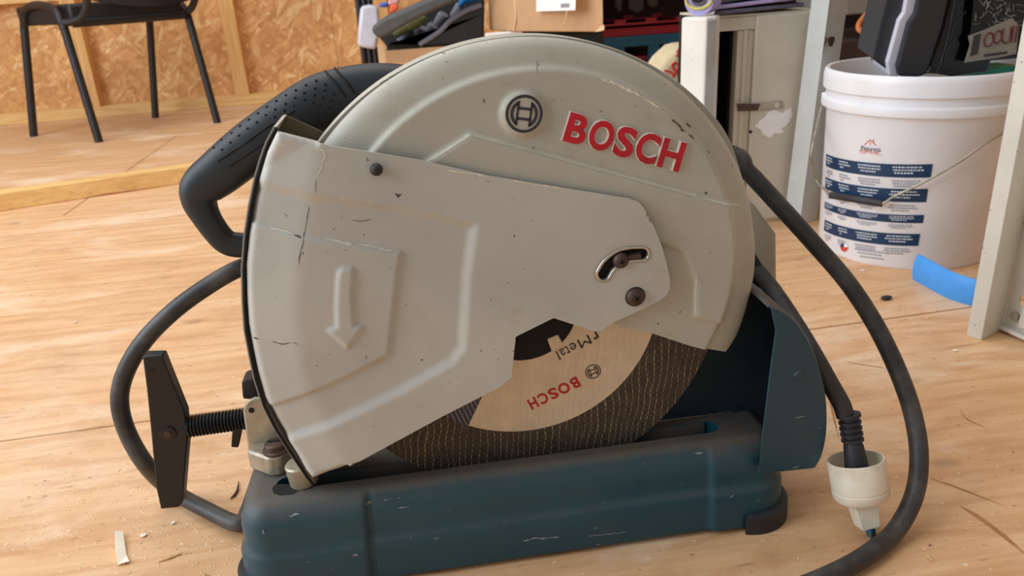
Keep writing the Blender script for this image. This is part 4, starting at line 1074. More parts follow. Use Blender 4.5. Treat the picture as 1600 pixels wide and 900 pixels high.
# ================================================================== BACKGROUND, CENTRE
# cardboard box that carries the open tool bag
zb = 0.335
p0 = at(600, 74, 2.6); p1 = at(752, 74, 2.6)
cb = thing('cardboard_box', 'low brown cardboard box under the black tool bag', 'box', (float(p0[0]+p1[0])/2, 2.7, 0))
MB().box(p0[0], p1[0], 2.6, 2.9, 0, zb).build('carton', M['card'], cb, smooth=0, bevel=0.004)
MB().box(at(589, 70, 2.6)[0], p0[0]-0.001, 2.612, 2.622, 0, zb+0.02).build('side_flap', M['cardedge'], cb, smooth=0)
# open tool bag
def zc_(pts):
    for p in pts: p[2] = max(p[2], zb+0.0015)
    return pts
BG = thing('tool_bag', 'open black nylon tool bag full of grey rolls, on a cardboard box', 'bag', (float(p0[0]+p1[0])/2, 2.72, zb))
bd = [(596, 62), (604, 73), (640, 74), (700, 74), (757, 72), (757, 22), (752, 8), (735, 14), (706, 30), (680, 50), (650, 66), (615, 66)]
MB().prism(zc_([at(a, b, 2.61) for a, b in bd]), (0, 0.03, 0)).build('bag_front', M['bag'], BG, smooth=30, bevel=0.008)
MB().tube(cr([at(a, b, 2.61) for a, b in [(655, 70), (686, 50), (704, 32), (730, 16), (752, 8)]], 5), 0.008, 8).build('zip_edge', M['roll'], BG)
ib = [(592, 58), (604, 72), (660, 74), (757, 72), (757, 0), (735, -12), (660, 20), (610, 40)]
MB().prism(zc_([at(a, b, 2.80) for a, b in ib]), (0, 0.03, 0)).build('bag_back', M['bag'], BG, smooth=30)
pz0, pz1 = at(604, 73, 2.62), at(757, 73, 2.62)
MB().box(pz0[0], pz1[0], 2.62, 2.82, zb+0.0015, zb+0.01).build('bag_floor', M['bag'], BG, smooth=0)
fl_ = [(578, 44), (582, 55), (592, 61), (606, 56), (640, 36), (690, 12), (742, -10), (756, -22), (715, -22), (660, 2), (616, 22), (596, 30)]
MB().prism([at(a, b, 2.56) for a, b in fl_], (0.02, 0.06, 0.01)).build('bag_lid', M['baglid'], BG, smooth=40, bevel=0.012)
for i, (a, b, r) in enumerate([(652, 52, 9), (672, 50, 9.5), (688, 32, 9), (634, 66, 10), (715, 18, 9), (660, 66, 8)]):
    c = np.array(at(a, b, 2.72)); r_ = rad(r, c)*0.95; c[2] = max(c[2], zb+0.012+r_*1.4)
    o = MB().lathe([(0, -r_*1.5), (r_*0.85, -r_*1.45), (r_, -r_*1.1), (r_, r_*1.1), (r_*0.85, r_*1.45), (0, r_*1.5)], c, (0.5, -0.4, 0.75), 18).build('grey_roll', M['roll'], origin=c, smooth=50)
    tag(o, ['small grey roll in the middle of the open tool bag', 'grey roll behind the zip edge of the tool bag', 'grey roll high in the open tool bag', 'grey roll at the lower left mouth of the bag', 'grey roll beside the blue cloth in the bag', 'lowest grey roll against the front of the bag'][i], 'roll', 'grey rolls in the tool bag')
o = MB().tube(cr([at(615, 54, 2.665), at(636, 42, 2.665), at(655, 31, 2.665), at(664, 26, 2.665)], 5), [0.016]*6+[0.02]*5+[0.012]*5, 12).build('cloth_roll', M['lime'], smooth=60); tag(o, 'olive green rolled cloth inside the open tool bag', 'cloth')
o = MB().prism([at(a, b, 2.66) for a, b in [(716, 12), (730, 6), (752, 2), (752, -14), (722, -8)]], (0, 0.05, 0)).build('blue_cloth', M['bluecloth'], smooth=40, bevel=0.01); tag(o, 'bright blue cloth sticking out of the tool bag beside the carton', 'cloth')
for nm, pts, mt, lb in (('orange_wrapper', [(608, 20), (610, 8), (622, 6), (622, 14), (612, 21)], 'hot', 'orange plastic wrapper behind the lid of the tool bag'),
                        ('pink_wrapper', [(606, 8), (608, -8), (628, -10), (622, 7)], 'pink', 'pale pink plastic wrapper behind the tool bag'),
                        ('blue_wrapper', [(591, 11), (594, 5), (606, 3), (606, 12)], 'cobalt', 'small cobalt blue wrapper left of the tool bag')):
    o = MB().prism([at(a, b, 2.86) for a, b in pts], (0, 0.04, 0)).build(nm, M[mt], smooth=30, bevel=0.006); tag(o, lb, 'wrapper')
# tubes wrapped in film, standing beside the bag
TB = thing('tube_bundle', 'black tubes wrapped in clear plastic film standing beside the tool bag', 'tubes', (float(at(574, 90, 3.0)[0]), 3.0, 0))
for px in (567, 576, 585):
    c = at(px, 90, 3.0)
    MB().lathe([(0.0, 0.0), (0.0105, 0), (0.0105, 0.78), (0, 0.78)], (c[0], 3.0, 0), (0.015, 0, 1), 12).build('tube', M['chair'], TB)
mbf = MB(); pf = [(558, 72), (560, 40), (563, 10), (577, 7), (591, 10), (594, 44), (588, 78), (574, 76)]
MB().prism([at(a, b, 2.968) for a, b in pf], (0, 0.06, 0)).build('film_wrap', M['film'], TB, smooth=30, bevel=0.012, seg=3)

# carton with the white label, standing on a foam block and crate
q0 = at(764, 40, 2.4); q1 = at(942, 50, 2.4); zc = 0.372
cA, cB, cD = np.array(atz(797, 49, zc)), np.array(atz(943, 50, zc)), np.array(atz(764, 33, zc))
CR0 = thing('plastic_crate', 'dark plastic crate under the labelled carton', 'crate', (0.52, 2.5, 0))
MB().box(0.405, 0.66, cA[1]+0.01, 2.545, 0, 0.355).build('crate_body', M['bag'], CR0, smooth=0, bevel=0.006)
MB().box(0.40, 0.665, cA[1]+0.005, 2.55, 0.355, zc-0.001).build('crate_rim', M['bag'], CR0, smooth=0, bevel=0.003)
fxl = at(757, 40, cA[1]+0.02)[0]
foam = MB().box(fxl, 0.395, cA[1]+0.004, 2.545, 0, zc-0.001).build('foam_block', M['foam'], origin=(0.33, 2.5, 0), smooth=0, bevel=0.004)
tag(foam, 'white foam block left of and below the labelled carton', 'foam')
CX = thing('labelled_carton', 'large cardboard carton with a white shipping label', 'box', (float(cA[0]+cB[0])/2, float(cA[1])+0.1, zc))
Yd = float(cA[1])+0.13; ddc = np.array([at(765, 40, Yd)[0], Yd, zc])-cA
CYF = float(cA[1])
bot = [cA, cB, cB+ddc, cA+ddc]
MB().prism(bot, [p+np.array([0, 0, 0.26]) for p in bot]).build('carton', M['card'], CX, smooth=0, bevel=0.004)
def cfy(a): return float(cA[1]+(cB[1]-cA[1])*(at(a, 45, CYF)[0]-cA[0])/(cB[0]-cA[0]))
lb = [at(a, b, cfy(a)-0.003) for a, b in [(838, 18), (899, 16), (901, -40), (838, -40)]]
lo_ = MB().prism(lb, (0, 0.0012, 0)).build('shipping_label', M['foam'], CX, smooth=0, label='white paper label')
MB().prism([at(a, b, cfy(a)-0.008) for a, b in [(876, 12), (889, 11), (889, 5), (876, 6)]], (0, 0.0005, 0)).build('printed_block', M['printgrey'], lo_, smooth=0)
MB().tube(cr([at(803, 48, cfy(803)-0.001), at(806, 25, cfy(806)-0.001), at(804, 0, cfy(804)-0.001)], 4), 0.003, 6).build('tape_fold', M['cardedge'], CX)
MB().tube(cr([at(878, 45, cfy(878)-0.001), at(884, 30, cfy(884)-0.001), at(886, 16, cfy(886)-0.001)], 4), 0.002, 6).build('crease', M['cardedge'], CX)
MB().prism([at(930, 50, cfy(930)-0.004), at(944, 47, cfy(944)-0.004), at(944, 39, cfy(944)-0.004), at(938, 42, cfy(938)-0.004)], (0, 0.003, 0)).build('torn_corner', M['cardedge'], CX, smooth=0)

# added rack, coloured dark and roofed over to make the shadow behind
RK = thing('shade_rack', 'added rack coloured dark brown for the shade behind the crates', 'rack', (1.2, 3.2, 0))
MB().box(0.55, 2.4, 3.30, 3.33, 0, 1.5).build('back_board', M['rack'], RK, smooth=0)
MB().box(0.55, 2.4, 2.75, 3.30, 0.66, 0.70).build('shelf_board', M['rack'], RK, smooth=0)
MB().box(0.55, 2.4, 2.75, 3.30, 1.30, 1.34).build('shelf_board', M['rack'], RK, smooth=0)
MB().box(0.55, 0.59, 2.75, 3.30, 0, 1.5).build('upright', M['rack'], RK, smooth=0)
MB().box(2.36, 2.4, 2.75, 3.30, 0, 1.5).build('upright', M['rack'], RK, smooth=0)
for a, b, c_ in ((962, 974, 18), (982, 1008, 20), (1010, 1030, 12)):
    p = at(a, c_, 2.80); q = at(b, c_, 2.80)
    o = MB().prism([at(a, -40, 2.80), at(b, -40, 2.80), at(b-3, c_-4, 2.80), at((a+b)/2, c_, 2.80), at(a+2, c_-6, 2.80)], (0, 0.03, 0)).build('hanging_rag', M['splinter'] if False else M['rack'], RK, smooth=30)
# crates: red rim over teal lattice
def crate(x0, x1, y0, y1, z0, z1, mat, label, bar=0.035):
    C = thing('plastic_crate', label, 'crate', ((x0+x1)/2, (y0+y1)/2, z0))
    m = MB().box(x0, x1, y0, y1, z0, z0+0.02)
    m.build('crate_floor', mat, C, smooth=0)
    for z in (z0+0.02, z1-bar):
        MB().box(x0, x1, y0, y0+0.012, z, z+bar).build('rail', mat, C, smooth=0, bevel=0.002)
        MB().box(x0, x1, y1-0.012, y1, z, z+bar).build('rail', mat, C, smooth=0, bevel=0.002)
        MB().box(x0, x0+0.012, y0+0.012, y1-0.012, z, z+bar).build('rail', mat, C, smooth=0, bevel=0.002)
        MB().box(x1-0.012, x1, y0+0.012, y1-0.012, z, z+bar).build('rail', mat, C, smooth=0, bevel=0.002)
    n = 3
    for i in range(n+1):
        x = x0+(x1-x0-0.04)*i/n
        MB().box(x, x+0.04, y0+0.001, y0+0.011, z0+0.055, z1-bar).build('slat', mat, C, smooth=0)
        MB().box(x, x+0.04, y1-0.011, y1-0.001, z0+0.055, z1-bar).build('slat', mat, C, smooth=0)
    return C
cx0, cx1 = at(905, 90, 2.78)[0], at(1062, 90, 2.78)[0]
zt_ = at(1000, 56, 2.78)[2]
crate(cx0, cx1+0.05, 2.78, 3.10, 0.0, 0.16, M['crateteal'], 'teal plastic crate on the floor behind the saw, under another')
crate(cx0, cx1+0.05, 2.78, 3.10, 0.162, zt_, M['crateteal'], 'upper teal plastic crate with red plastic showing through')
crate(cx0+0.02, cx1+0.03, 2.79, 3.09, zt_+0.002, zt_+0.045, M['cratered'], 'shallow red crate on top of the teal crates', 0.018)
o = MB().box(cx0+0.14, cx1-0.10, 2.80, 3.04, 0.185, zt_-0.07).build('red_bundle', M['cratered'], origin=(cx0+0.2, 2.9, 0.185), smooth=0, bevel=0.01); tag(o, 'red plastic bundle inside the teal crate', 'bundle')
# patterned sack against the cabinet
sk = [(1000, 150), (1020, 122), (1040, 92), (1060, 74), (1085, 68), (1110, 90), (1112, 330), (1000, 330)]
SK = thing('printed_sack', 'beige sack with red lettering beside the cream cabinet', 'sack', (float(at(1060, 100, 1.9)[0]), 1.95, 0))
lowz = [at(a, b, 1.9) for a, b in sk]
for p in lowz: p[2] = max(p[2], 0.0)
lowz[-1][2] = 0; lowz[-2][2] = 0
MB().prism(lowz, (0, 0.12, 0)).build('sack_body', M['sack'], SK, smooth=40, bevel=0.02, seg=3)
def stroke(pts, Y, r): return MB().tube(cr([at(a, b, Y) for a, b in pts], 5), r, 6)
for pts in ([(1057, 82), (1061, 76), (1063, 70)], [(1052, 108), (1050, 102), (1054, 98), (1060, 102), (1057, 110), (1052, 108)], [(1038, 110), (1046, 112), (1052, 116)], [(1050, 120), (1056, 112), (1061, 120)], [(1056, 88), (1062, 82)]):
    stroke(pts, 1.899, 0.0026).build('red_lettering', M['printred'], SK)

# ================================================================== CABINET
lk = thing('metal_cabinet', 'old cream painted metal cabinet with its door ajar', 'cabinet', (0.70, 1.62, 0))
LY = 1.53
fx = lambda px, py: at(px, py, LY)
xl, xd0, xd1, xp, xr = [atz(0, 0, 0)[0]]*5
zl = at(1220, 18, LY)[2]
xA = fx(1116, 100)[0]; xB = fx(1152, 100)[0]; xC = fx(1177, 100)[0]; xD = fx(1276, 60)[0]
dpt = 0.21
MB().box(xA, xD, LY+dpt-0.004, LY+dpt, 0, zl).build('back_panel', M['void'], lk, smooth=0)  # inner panels coloured near-black to stand in for shade in the cabinet
MB().box(xA, xD, LY, LY+dpt-0.004, zl-0.004, zl).build('top_panel', M['locker'], lk, smooth=0)
MB().box(xA, xD, LY, LY+dpt-0.004, 0, 0.02).build('bottom_panel', M['locker'], lk, smooth=0)
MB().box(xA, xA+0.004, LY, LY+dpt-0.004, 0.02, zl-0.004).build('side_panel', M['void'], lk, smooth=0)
MB().box(xD-0.004, xD, LY, LY+dpt-0.004, 0.02, zl-0.004).build('side_panel', M['locker'], lk, smooth=0)
MB().box(xB, xC, LY+0.004, LY+0.03, 0.02, zl-0.03).build('door_jamb', M['locker'], lk, smooth=0, bevel=0.003)
MB().box(xB+0.012, xB+0.018, LY-0.002, LY+0.004, 0.02, zl-0.03).build('jamb_ridge', M['locker'], lk, smooth=0, bevel=0.001)
MB().box(xA, xC, LY, LY+0.02, zl-0.03, zl-0.0045).build('head_rail', M['locker'], lk, smooth=0, bevel=0.002)
MB().box(xC, xD-0.0005, LY-0.004, LY+0.012, 0.004, zl-0.003).build('front_panel', M['locker'], lk, smooth=0, bevel=0.004)
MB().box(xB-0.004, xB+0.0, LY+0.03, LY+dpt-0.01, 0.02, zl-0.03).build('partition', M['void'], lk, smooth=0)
# the door, swung open
h0 = np.array([xA+0.002, LY-0.004, 0]); f1 = np.array(at(1062, 110, LY-0.03))
dd1 = at(1101, 110, LY-0.075); dd2 = at(1117, 110, LY-0.068); dd0 = at(1062, 110, LY-0.015)
dp = [np.array([p[0], p[1], 0.012]) for p in (dd0, dd1, dd2, np.array([xA+0.004, LY-0.012, 0]))]
zd = at(1085, 27, LY-0.05)[2]
door = MB().prism(dp, (0, 0, zd-0.012)).build('cabinet_door', M['lockerdoor'], lk, smooth=0, bevel=0.005)
e1_, e2_ = np.array([dd1[0], dd1[1], 0.0]), np.array([dd2[0], dd2[1], 0.0]); en = np.cross(e2_-e1_, [0, 0, 1]); en /= np.linalg.norm(en)
if en[1] > 0: en = -en
ex = (e2_-e1_)*0.08
MB().prism([e1_+ex+np.array([0, 0, 0.02]), e2_-ex*0.5+np.array([0, 0, 0.02]), e2_-ex*0.5+np.array([0, 0, zd-0.006]), e1_+ex+np.array([0, 0, zd-0.006])], tuple(en*0.0012)).build('door_edge', M['dooredge'], door, smooth=0, bevel=0.0004, label='worn grey edge of the cabinet door')
# hasp and bare paint patch
pp = [(x+random.uniform(-1.6, 1.6), y+random.uniform(-1.6, 1.6)) for x, y in dens([(1193, 184), (1200, 176), (1212, 172), (1222, 176), (1236, 168), (1238, 180), (1234, 192), (1224, 198), (1222, 208), (1208, 210), (1204, 215), (1192, 210), (1188, 202), (1181, 198), (1186, 190)], 4)]
MB().prism([at(a, b, LY-0.0046) for a, b in pp], (0, 0.0004, 0)).build('bare_patch', M['foam'], lk, smooth=0, label='patch of bare white primer')
hs_ = MB().prism([at(a, b, LY-0.0075) for a, b in [(1150, 162), (1190, 161), (1222, 158), (1224, 168), (1190, 173), (1152, 174)]], (0, 0.002, 0)).build('hasp', M['zinc'], lk, smooth=0, bevel=0.0006)
MB().prism([at(a, b, LY-0.008) for a, b in [(1151, 162), (1188, 162), (1184, 173), (1153, 174)]], (0, 0.0005, 0)).build('rust_patch', M['rust'], hs_, smooth=0)
c = at(1214, 164, LY-0.0075); MB().lathe([(0, -0.003), (0.006, -0.0025), (0.007, 0)], c, (0, 1, 0), 16).build('hasp_screw', M['chrome'], hs_)
c = at(1173, 206, LY-0.0045); MB().lathe([(0, -0.0003), (0.0035, -0.0003), (0.0035, 0.001)], c, (0, 1, 0), 14).build('lock_hole', M['void'], lk)
# rolled cloth on the cabinet
CL = thing('rolled_cloth', 'rolled lavender cloth with a yellow edge lying on the cabinet', 'cloth', (0.65, 1.6, zl))
pa_ = [at(1062, 4, LY-0.02), at(1078, 10, LY-0.01), at(1095, 14, LY), at(1130, 12, LY+0.01), at(1170, 2, LY+0.02), at(1210, -12, LY+0.04)]
zr = zl+0.033
rl = [np.array([fx(1083, 8)[0], LY-0.03, zr]), np.array([fx(1130, 10)[0], LY+0.04, zr+0.004]), np.array([fx(1190, 10)[0], LY+0.12, zr+0.008]), np.array([fx(1215, 5)[0], LY+0.18, zr+0.01])]
MB().tube(cr(rl, 5), [0.029]*16, 20, True).build('cloth_roll', M['lavender'], CL, smooth=60)
dv = rl[0]-rl[1]; dv /= np.linalg.norm(dv)
cc = rl[0]+dv*0.0015
for r_, mt, nm in ((0.020, 'yellow', 'yellow_edge'), (0.010, 'greyrag', 'inner_layer')):
    rp = [cc+np.cross(dv, [0, 0, 1])*r_*1.25*math.cos(a)+np.array([0, 0, 1])*r_*0.75*math.sin(a) for a in np.linspace(0, 2*math.pi, 25)]
    MB().tube(rp, 0.0028, 6, False).build(nm, M[mt], CL, smooth=60)
MB().add([cc+np.cross(dv, [0, 0, 1])*0.0125*math.cos(a)+np.array([0, 0, 1])*0.008*math.sin(a) for a in np.linspace(0, 2*math.pi, 21)[:-1]], [tuple(range(20))]).build('roll_core', M['void'], CL, smooth=0)
for k, (mt, l0) in enumerate((('greyrag', 1112), ('lavender', 1106), ('greyrag', 1100))):
    z0 = zl+0.002+0.010*k
    lay = [np.array([fx(l0, 15)[0], LY-0.012, 0]), np.array([fx(1255, 15)[0], LY-0.004-0.004*k, 0]), np.array([fx(1262, 15)[0], LY+0.17, 0]), np.array([fx(1190, 15)[0], LY+0.18, 0])]
    for p_, h_ in zip(lay, (0.0, 0.010, 0.012, 0.006)): p_[2] = z0+h_*(0.4+0.5*k)
    MB().prism(lay, (0, 0, 0.008)).build('cloth_layer', M[mt], CL, smooth=40, bevel=0.003)

# ================================================================== STEEL ANGLE POST
PS = thing('angle_post', 'chipped pale green steel angle post between cabinet and bucket', 'post', (0.80, 1.50, 0))
PH = 0.75
dA = np.array([-0.026, 0.022, 0]); dB = np.array([0.048, 0.018, 0])
cpt = np.array(atz(1250, 351, 0)); ptop = np.array(at(1297, 0, cpt[1])); lean = (ptop-cpt)/(ptop[2]-cpt[2])*PH
for d_, nm in ((dA, 'flange'), (dB, 'flange')):
    nrm = np.cross(d_, [0, 0, 1]); nrm = nrm/np.linalg.norm(nrm)*0.003
    m = MB(); m.prism([cpt, cpt+d_, cpt+d_-nrm, cpt-nrm], lean); m.build(nm, M['post'], PS, smooth=0, bevel=0.0008)
for px, py, rr_ in ((1303, 65, 0.009), (1280, 68, 0.013), (1277, 84, 0.010)):
    yy_ = cpt[1]
    c = at(px, py, yy_)
    dirn = dB if px > 1290 else dA
    # sits on the flange face
    bs_ = cpt+lean*(c[2]/PH); t_ = ((c-bs_)@dirn)/(dirn@dirn); t_ = min(0.8, max(0.2, t_)); pos = bs_+dirn*t_
    nrm = np.cross(dirn, [0, 0, 1]); nrm /= np.linalg.norm(nrm)
    if nrm[1] > 0: nrm = -nrm
    u_ = dirn/np.linalg.norm(dirn)
    MB().add([pos+nrm*0.0006+u_*rr_*math.cos(a)*(1+0.25*math.sin(3*a))+np.array([0, 0, 1])*rr_*1.3*math.sin(a)*(1+0.2*math.cos(2*a)) for a in np.linspace(0, 2*math.pi, 15)[:-1]], [tuple(range(14))]).build('rust_spot', M['rust'], PS, smooth=0)

# ================================================================== BUCKET
BF = np.array(atz(1402, 420, 0)); hd_ = BF[:2]/np.linalg.norm(BF[:2])
RB, RT = 0.152, 0.168
BC = np.array([BF[0]+hd_[0]*RB, BF[1]+hd_[1]*RB, 0])
tp = at(1425, 122, BC[1]-hd_[1]*RT); HB = tp[2]
BK = thing('paint_bucket', 'white plastic paint bucket with blue banded label', 'bucket', tuple(map(float, BC)))
def rbk(z): return RB+(0.162-RB)*z/HB
hz = HB/298.0
pr_ = [(RB-0.008, 0.0), (RB-0.002, 0.0), (RB, 0.004)]
pr_ += [(rbk(HB-122*hz*0.52), HB-0.075), (rbk(HB)+0.001, HB-0.068), (RT+0.002, HB-0.067), (RT+0.003, HB-0.062), (RT+0.002, HB-0.053), (RT-0.004, HB-0.050), (RT-0.0045, HB-0.038), (RT-0.001, HB-0.0365), (RT+0.0015, HB-0.034), (RT+0.002, HB-0.012), (RT+0.0005, HB-0.003), (RT-0.002, HB), (RT-0.007, HB-0.0005), (RT-0.009, HB-0.004), (RT-0.011, HB-0.07), (RB-0.004, 0.006), (0.0, 0.006)]
MB().lathe(pr_, BC, (0, 0, 1), 72).build('bucket_shell', M['white'], BK, smooth=35)
# label geometry on the wall: angle measured from the direction to the camera, growing to the right of the picture
bang = math.atan2(-hd_[1], -hd_[0])
def bsurf(u, z, off=0.0008):
    r = rbk(z)+off; a = bang+u
    return np.array([BC[0]+r*math.cos(a), BC[1]+r*math.sin(a), z])
def bhit(px, py):
    d = ray(px, py); best = None
    for z in np.linspace(0.0, HB, 2):
        pass
    # cylinder of mean radius
    r = rbk(HB*0.45); o = CAMP[:2]-BC[:2]; A = d[:2]@d[:2]; B2 = o@d[:2]; Cq = o@o-r*r
    disc_ = max(0.0, B2*B2-A*Cq); t = (-B2-math.sqrt(disc_))/A
    p = CAMP+d*t; u = math.atan2(p[1]-BC[1], p[0]-BC[0])-bang
    u = (u+math.pi) % (2*math.pi)-math.pi
    return u, p[2]
bands = [((1292, 240), (1457, 256), (1454, 277), (1291, 259)), ((1290, 276), (1450, 295), (1447, 316), (1289, 294)), ((1288, 315), (1444, 336), (1442, 349), (1287, 325)), ((1287, 343), (1438, 366), (1435, 385), (1285, 360))]
sp_w, sp_g = MB(), MB()
for tl, tr_, br_, bl_ in bands:
    q = [np.array(bhit(*p)) for p in (tl, tr_, br_, bl_)]; m = MB(); v = []; n = 16
    for i in range(n+1):
        t = i/n; a = q[0]+(q[1]-q[0])*t; b = q[3]+(q[2]-q[3])*t
        v += [bsurf(*a), bsurf(*b)]
    m.add(v, [(2*i, 2*i+1, 2*i+3, 2*i+2) for i in range(n)])
    m.build('label_band', M['navy'], BK, smooth=60)
    for c0, c1 in ((0.02, 0.17), (0.24, 0.38), (0.45, 0.66), (0.72, 0.95)):
        for row in range(3):
            t = c0+random.uniform(0, 0.02)+(0.02 if row == 2 else 0); vv_ = 0.16+0.22*row
            e = c1-random.uniform(0, 0.03)-(0.05 if row == 2 else 0)
            while t < e:
                w = random.uniform(0.006, 0.02)
                for mbq, off, vq in ((sp_w, 0.0014, vv_), (sp_g, 0.0010, 1.22+0.2*row)):
                    pts = []
                    for tt_, wv in ((t, vq), (min(e, t+w), vq), (min(e, t+w), vq+0.11), (t, vq+0.11)):
                        a = q[0]+(q[1]-q[0])*tt_; b = q[3]+(q[2]-q[3])*tt_; pts.append(bsurf(*(a+(b-a)*wv), off))
                    mbq.add(pts, [(0, 1, 2, 3)])
                t += w+0.006
sp_w.build('label_small_print', M['print'], BK, smooth=0, kind='stuff')
for tl, tr_, h_ in (((1334, 388), (1388, 396), 2.2), ((1338, 394), (1376, 399), 2.0), ((1342, 400), (1380, 405), 2.0)):
    t = 0.0
    while t < 1:
        w = random.uniform(0.03, 0.1); a = np.array(tl)+(np.array(tr_)-np.array(tl))*t; b = np.array(tl)+(np.array(tr_)-np.array(tl))*min(1, t+w)
        sp_g.add([bsurf(*bhit(*a), 0.001), bsurf(*bhit(*b), 0.001), bsurf(*bhit(b[0], b[1]+h_), 0.001), bsurf(*bhit(a[0], a[1]+h_), 0.001)], [(0, 1, 2, 3)]); t += w+0.03
sp_g.build('label_fine_print', M['printgrey'], BK, smooth=0, kind='stuff')
def btext(s, px0, py0, px1, py1, h, mat, name, bold=0.0):
    V, F, sz = glyph(s, bold); m = MB()
    P = []
    for u, v in V:
        x = px0+(px1-px0)*u; y = py0+(py1-py0)*u-h*v
        P.append(bsurf(*bhit(x, y), 0.0010))
    m.add(P, F); return m.build(name, mat, BK, smooth=0)
btext('Pinturer\u00eda', 1347, 234, 1377, 237, 7, M['navy'], 'shop_lettering')
btext('POPULAR', 1345, 237.5, 1374, 240.5, 4.5, M['printred'], 'shop_lettering')
m = MB()
for ln_ in ([(1352, 226), (1361, 218), (1370, 227)], [(1366, 222), (1366, 217)], [(1360.5, 226), (1361.5, 222)], [(1345, 238.5), (1379, 242)]):
    for a, b in zip(ln_[:-1], ln_[1:]):
        a, b = np.array(a), np.array(b); t = (b-a)/np.linalg.norm(b-a); nq = np.array([-t[1], t[0]])*(0.55 if ln_[0][0] != 1345 else 0.3)
        m.add([bsurf(*bhit(*(a+nq)), 0.001), bsurf(*bhit(*(b+nq)), 0.001), bsurf(*bhit(*(b-nq)), 0.001), bsurf(*bhit(*(a-nq)), 0.001)], [(0, 1, 2, 3)])
m.build('house_emblem', M['printred'], BK, smooth=0)
for a0_, a1_, mt in ((-math.pi*0.0, math.pi, 'printred'), (math.pi, math.pi*1.5, 'navy'), (math.pi*1.5, 2*math.pi, 'foam')):
    pts = [bsurf(*bhit(1317, 386.5), 0.001)]+[bsurf(*bhit(1317+6*math.cos(a), 386.5+7.5*math.sin(a)), 0.001) for a in np.linspace(a0_, a1_, 12)]
    MB().add(pts, [tuple(range(len(pts)))]).build('round_flag', M[mt], BK, smooth=0)
# bail: wire and black hand grip
uL = bhit(1277, 180)[0]
wl = [np.array([BC[0]+0.168*math.cos(bang+math.radians(-80)), BC[1]+0.168*math.sin(bang+math.radians(-80)), HB-0.06])]
earL = np.array(at(1273, 170, BC[1]+0.0)); earR = np.array(at(1575, 178, BC[1]+0.02))
def bo_(px, py, off=0.012): u, z = bhit(px, py); return bsurf(u, z, off)
wp = [bsurf(-1.45, HB-0.058, 0.004), bsurf(-1.42, HB-0.09, 0.012), np.array(at(1268, 240, BC[1]-0.03)), bo_(1283, 280, 0.012), bo_(1300, 298, 0.012), bo_(1312, 305, 0.014), bo_(1345, 309, 0.016), bo_(1380, 315, 0.016), bo_(1400, 303, 0.016), bo_(1440, 282, 0.016), bo_(1490, 250, 0.016), bo_(1530, 219, 0.016), bsurf(1.15, HB-0.085, 0.012), bsurf(1.35, HB-0.058, 0.004)]
wp = [np.array(p) for p in wp]
MB().tube(cr(wp, 6), 0.0022, 8).build('bail_wire', M['zinc'], BK, smooth=60)
MB().tube(cr([bo_(1308, 304, 0.014), bo_(1345, 309, 0.015), bo_(1382, 315, 0.015)], 6), 0.0064, 12).build('hand_grip', M['black'], BK, smooth=60)
for u in (-1.45, 1.35):
    MB().obox(bsurf(u, HB-0.058, 0.003), (0.006, 0, 0), (0, 0.006, 0), (0, 0, 0.01)).build('bail_ear', M['white'], BK, smooth=0, bevel=0.002)

# ---- things in the bucket
# dark tool case with pale band, leaning out of the bucket
cy = BC[1]-0.02
TC = thing('tool_case', 'black plastic tool case with a white band leaning in the bucket', 'case', (float(BC[0]), float(cy), HB-0.03))
dirU = np.array(at(1440, -40, cy-0.03))-np.array(at(1392, 112, cy-0.03)); dirU /= np.linalg.norm(dirU)
def cpoly(pts, Y): return [at(a, b, Y) for a, b in pts]
MB().prism(cpoly([(1363, 92), (1385, 108), (1388, 118), (1400, 60), (1432, -70), (1404, -70), (1382, 10)], cy-0.02), (0.03, 0.10, 0.01)).build('case_lid', M['case'], TC, smooth=0, bevel=0.005)
MB().prism(cpoly([(1386, 98), (1389, 119), (1404, 120), (1402, 100), (1418, 36), (1428, 24), (1450, -70), (1428, -70), (1412, 20), (1404, 32)], cy-0.032), (0.03, 0.10, 0.01)).build('case_band', M['caseband'], TC, smooth=0, bevel=0.003)
MB().prism(cpoly([(1402, 104), (1405, 120), (1440, 121), (1452, 112), (1475, 40), (1500, -70), (1450, -70), (1430, 22), (1420, 36)], cy-0.045), (0.03, 0.10, 0.01)).build('case_body', M['case'], TC, smooth=0, bevel=0.005)
MB().prism(cpoly([(1440, 120), (1452, 110), (1476, 40), (1502, -70), (1590, -70), (1560, 60), (1545, 112), (1490, 121)], cy-0.05), (0.03, 0.10, 0.01)).build('case_side', M['gloss'], TC, smooth=0, bevel=0.006)
for ln_ in ([(1462, 118), (1478, 70), (1488, 20), (1496, -20)], [(1476, 98), (1480, 78), (1488, 66), (1499, 56)], [(1486, 60), (1490, 42), (1500, 28), (1510, 18)], [(1496, 24), (1499, 10), (1506, 0)]):
    MB().tube(cr(cpoly(ln_, cy-0.051), 5), 0.0009, 6).build('case_rib', M['case'], TC, smooth=60)
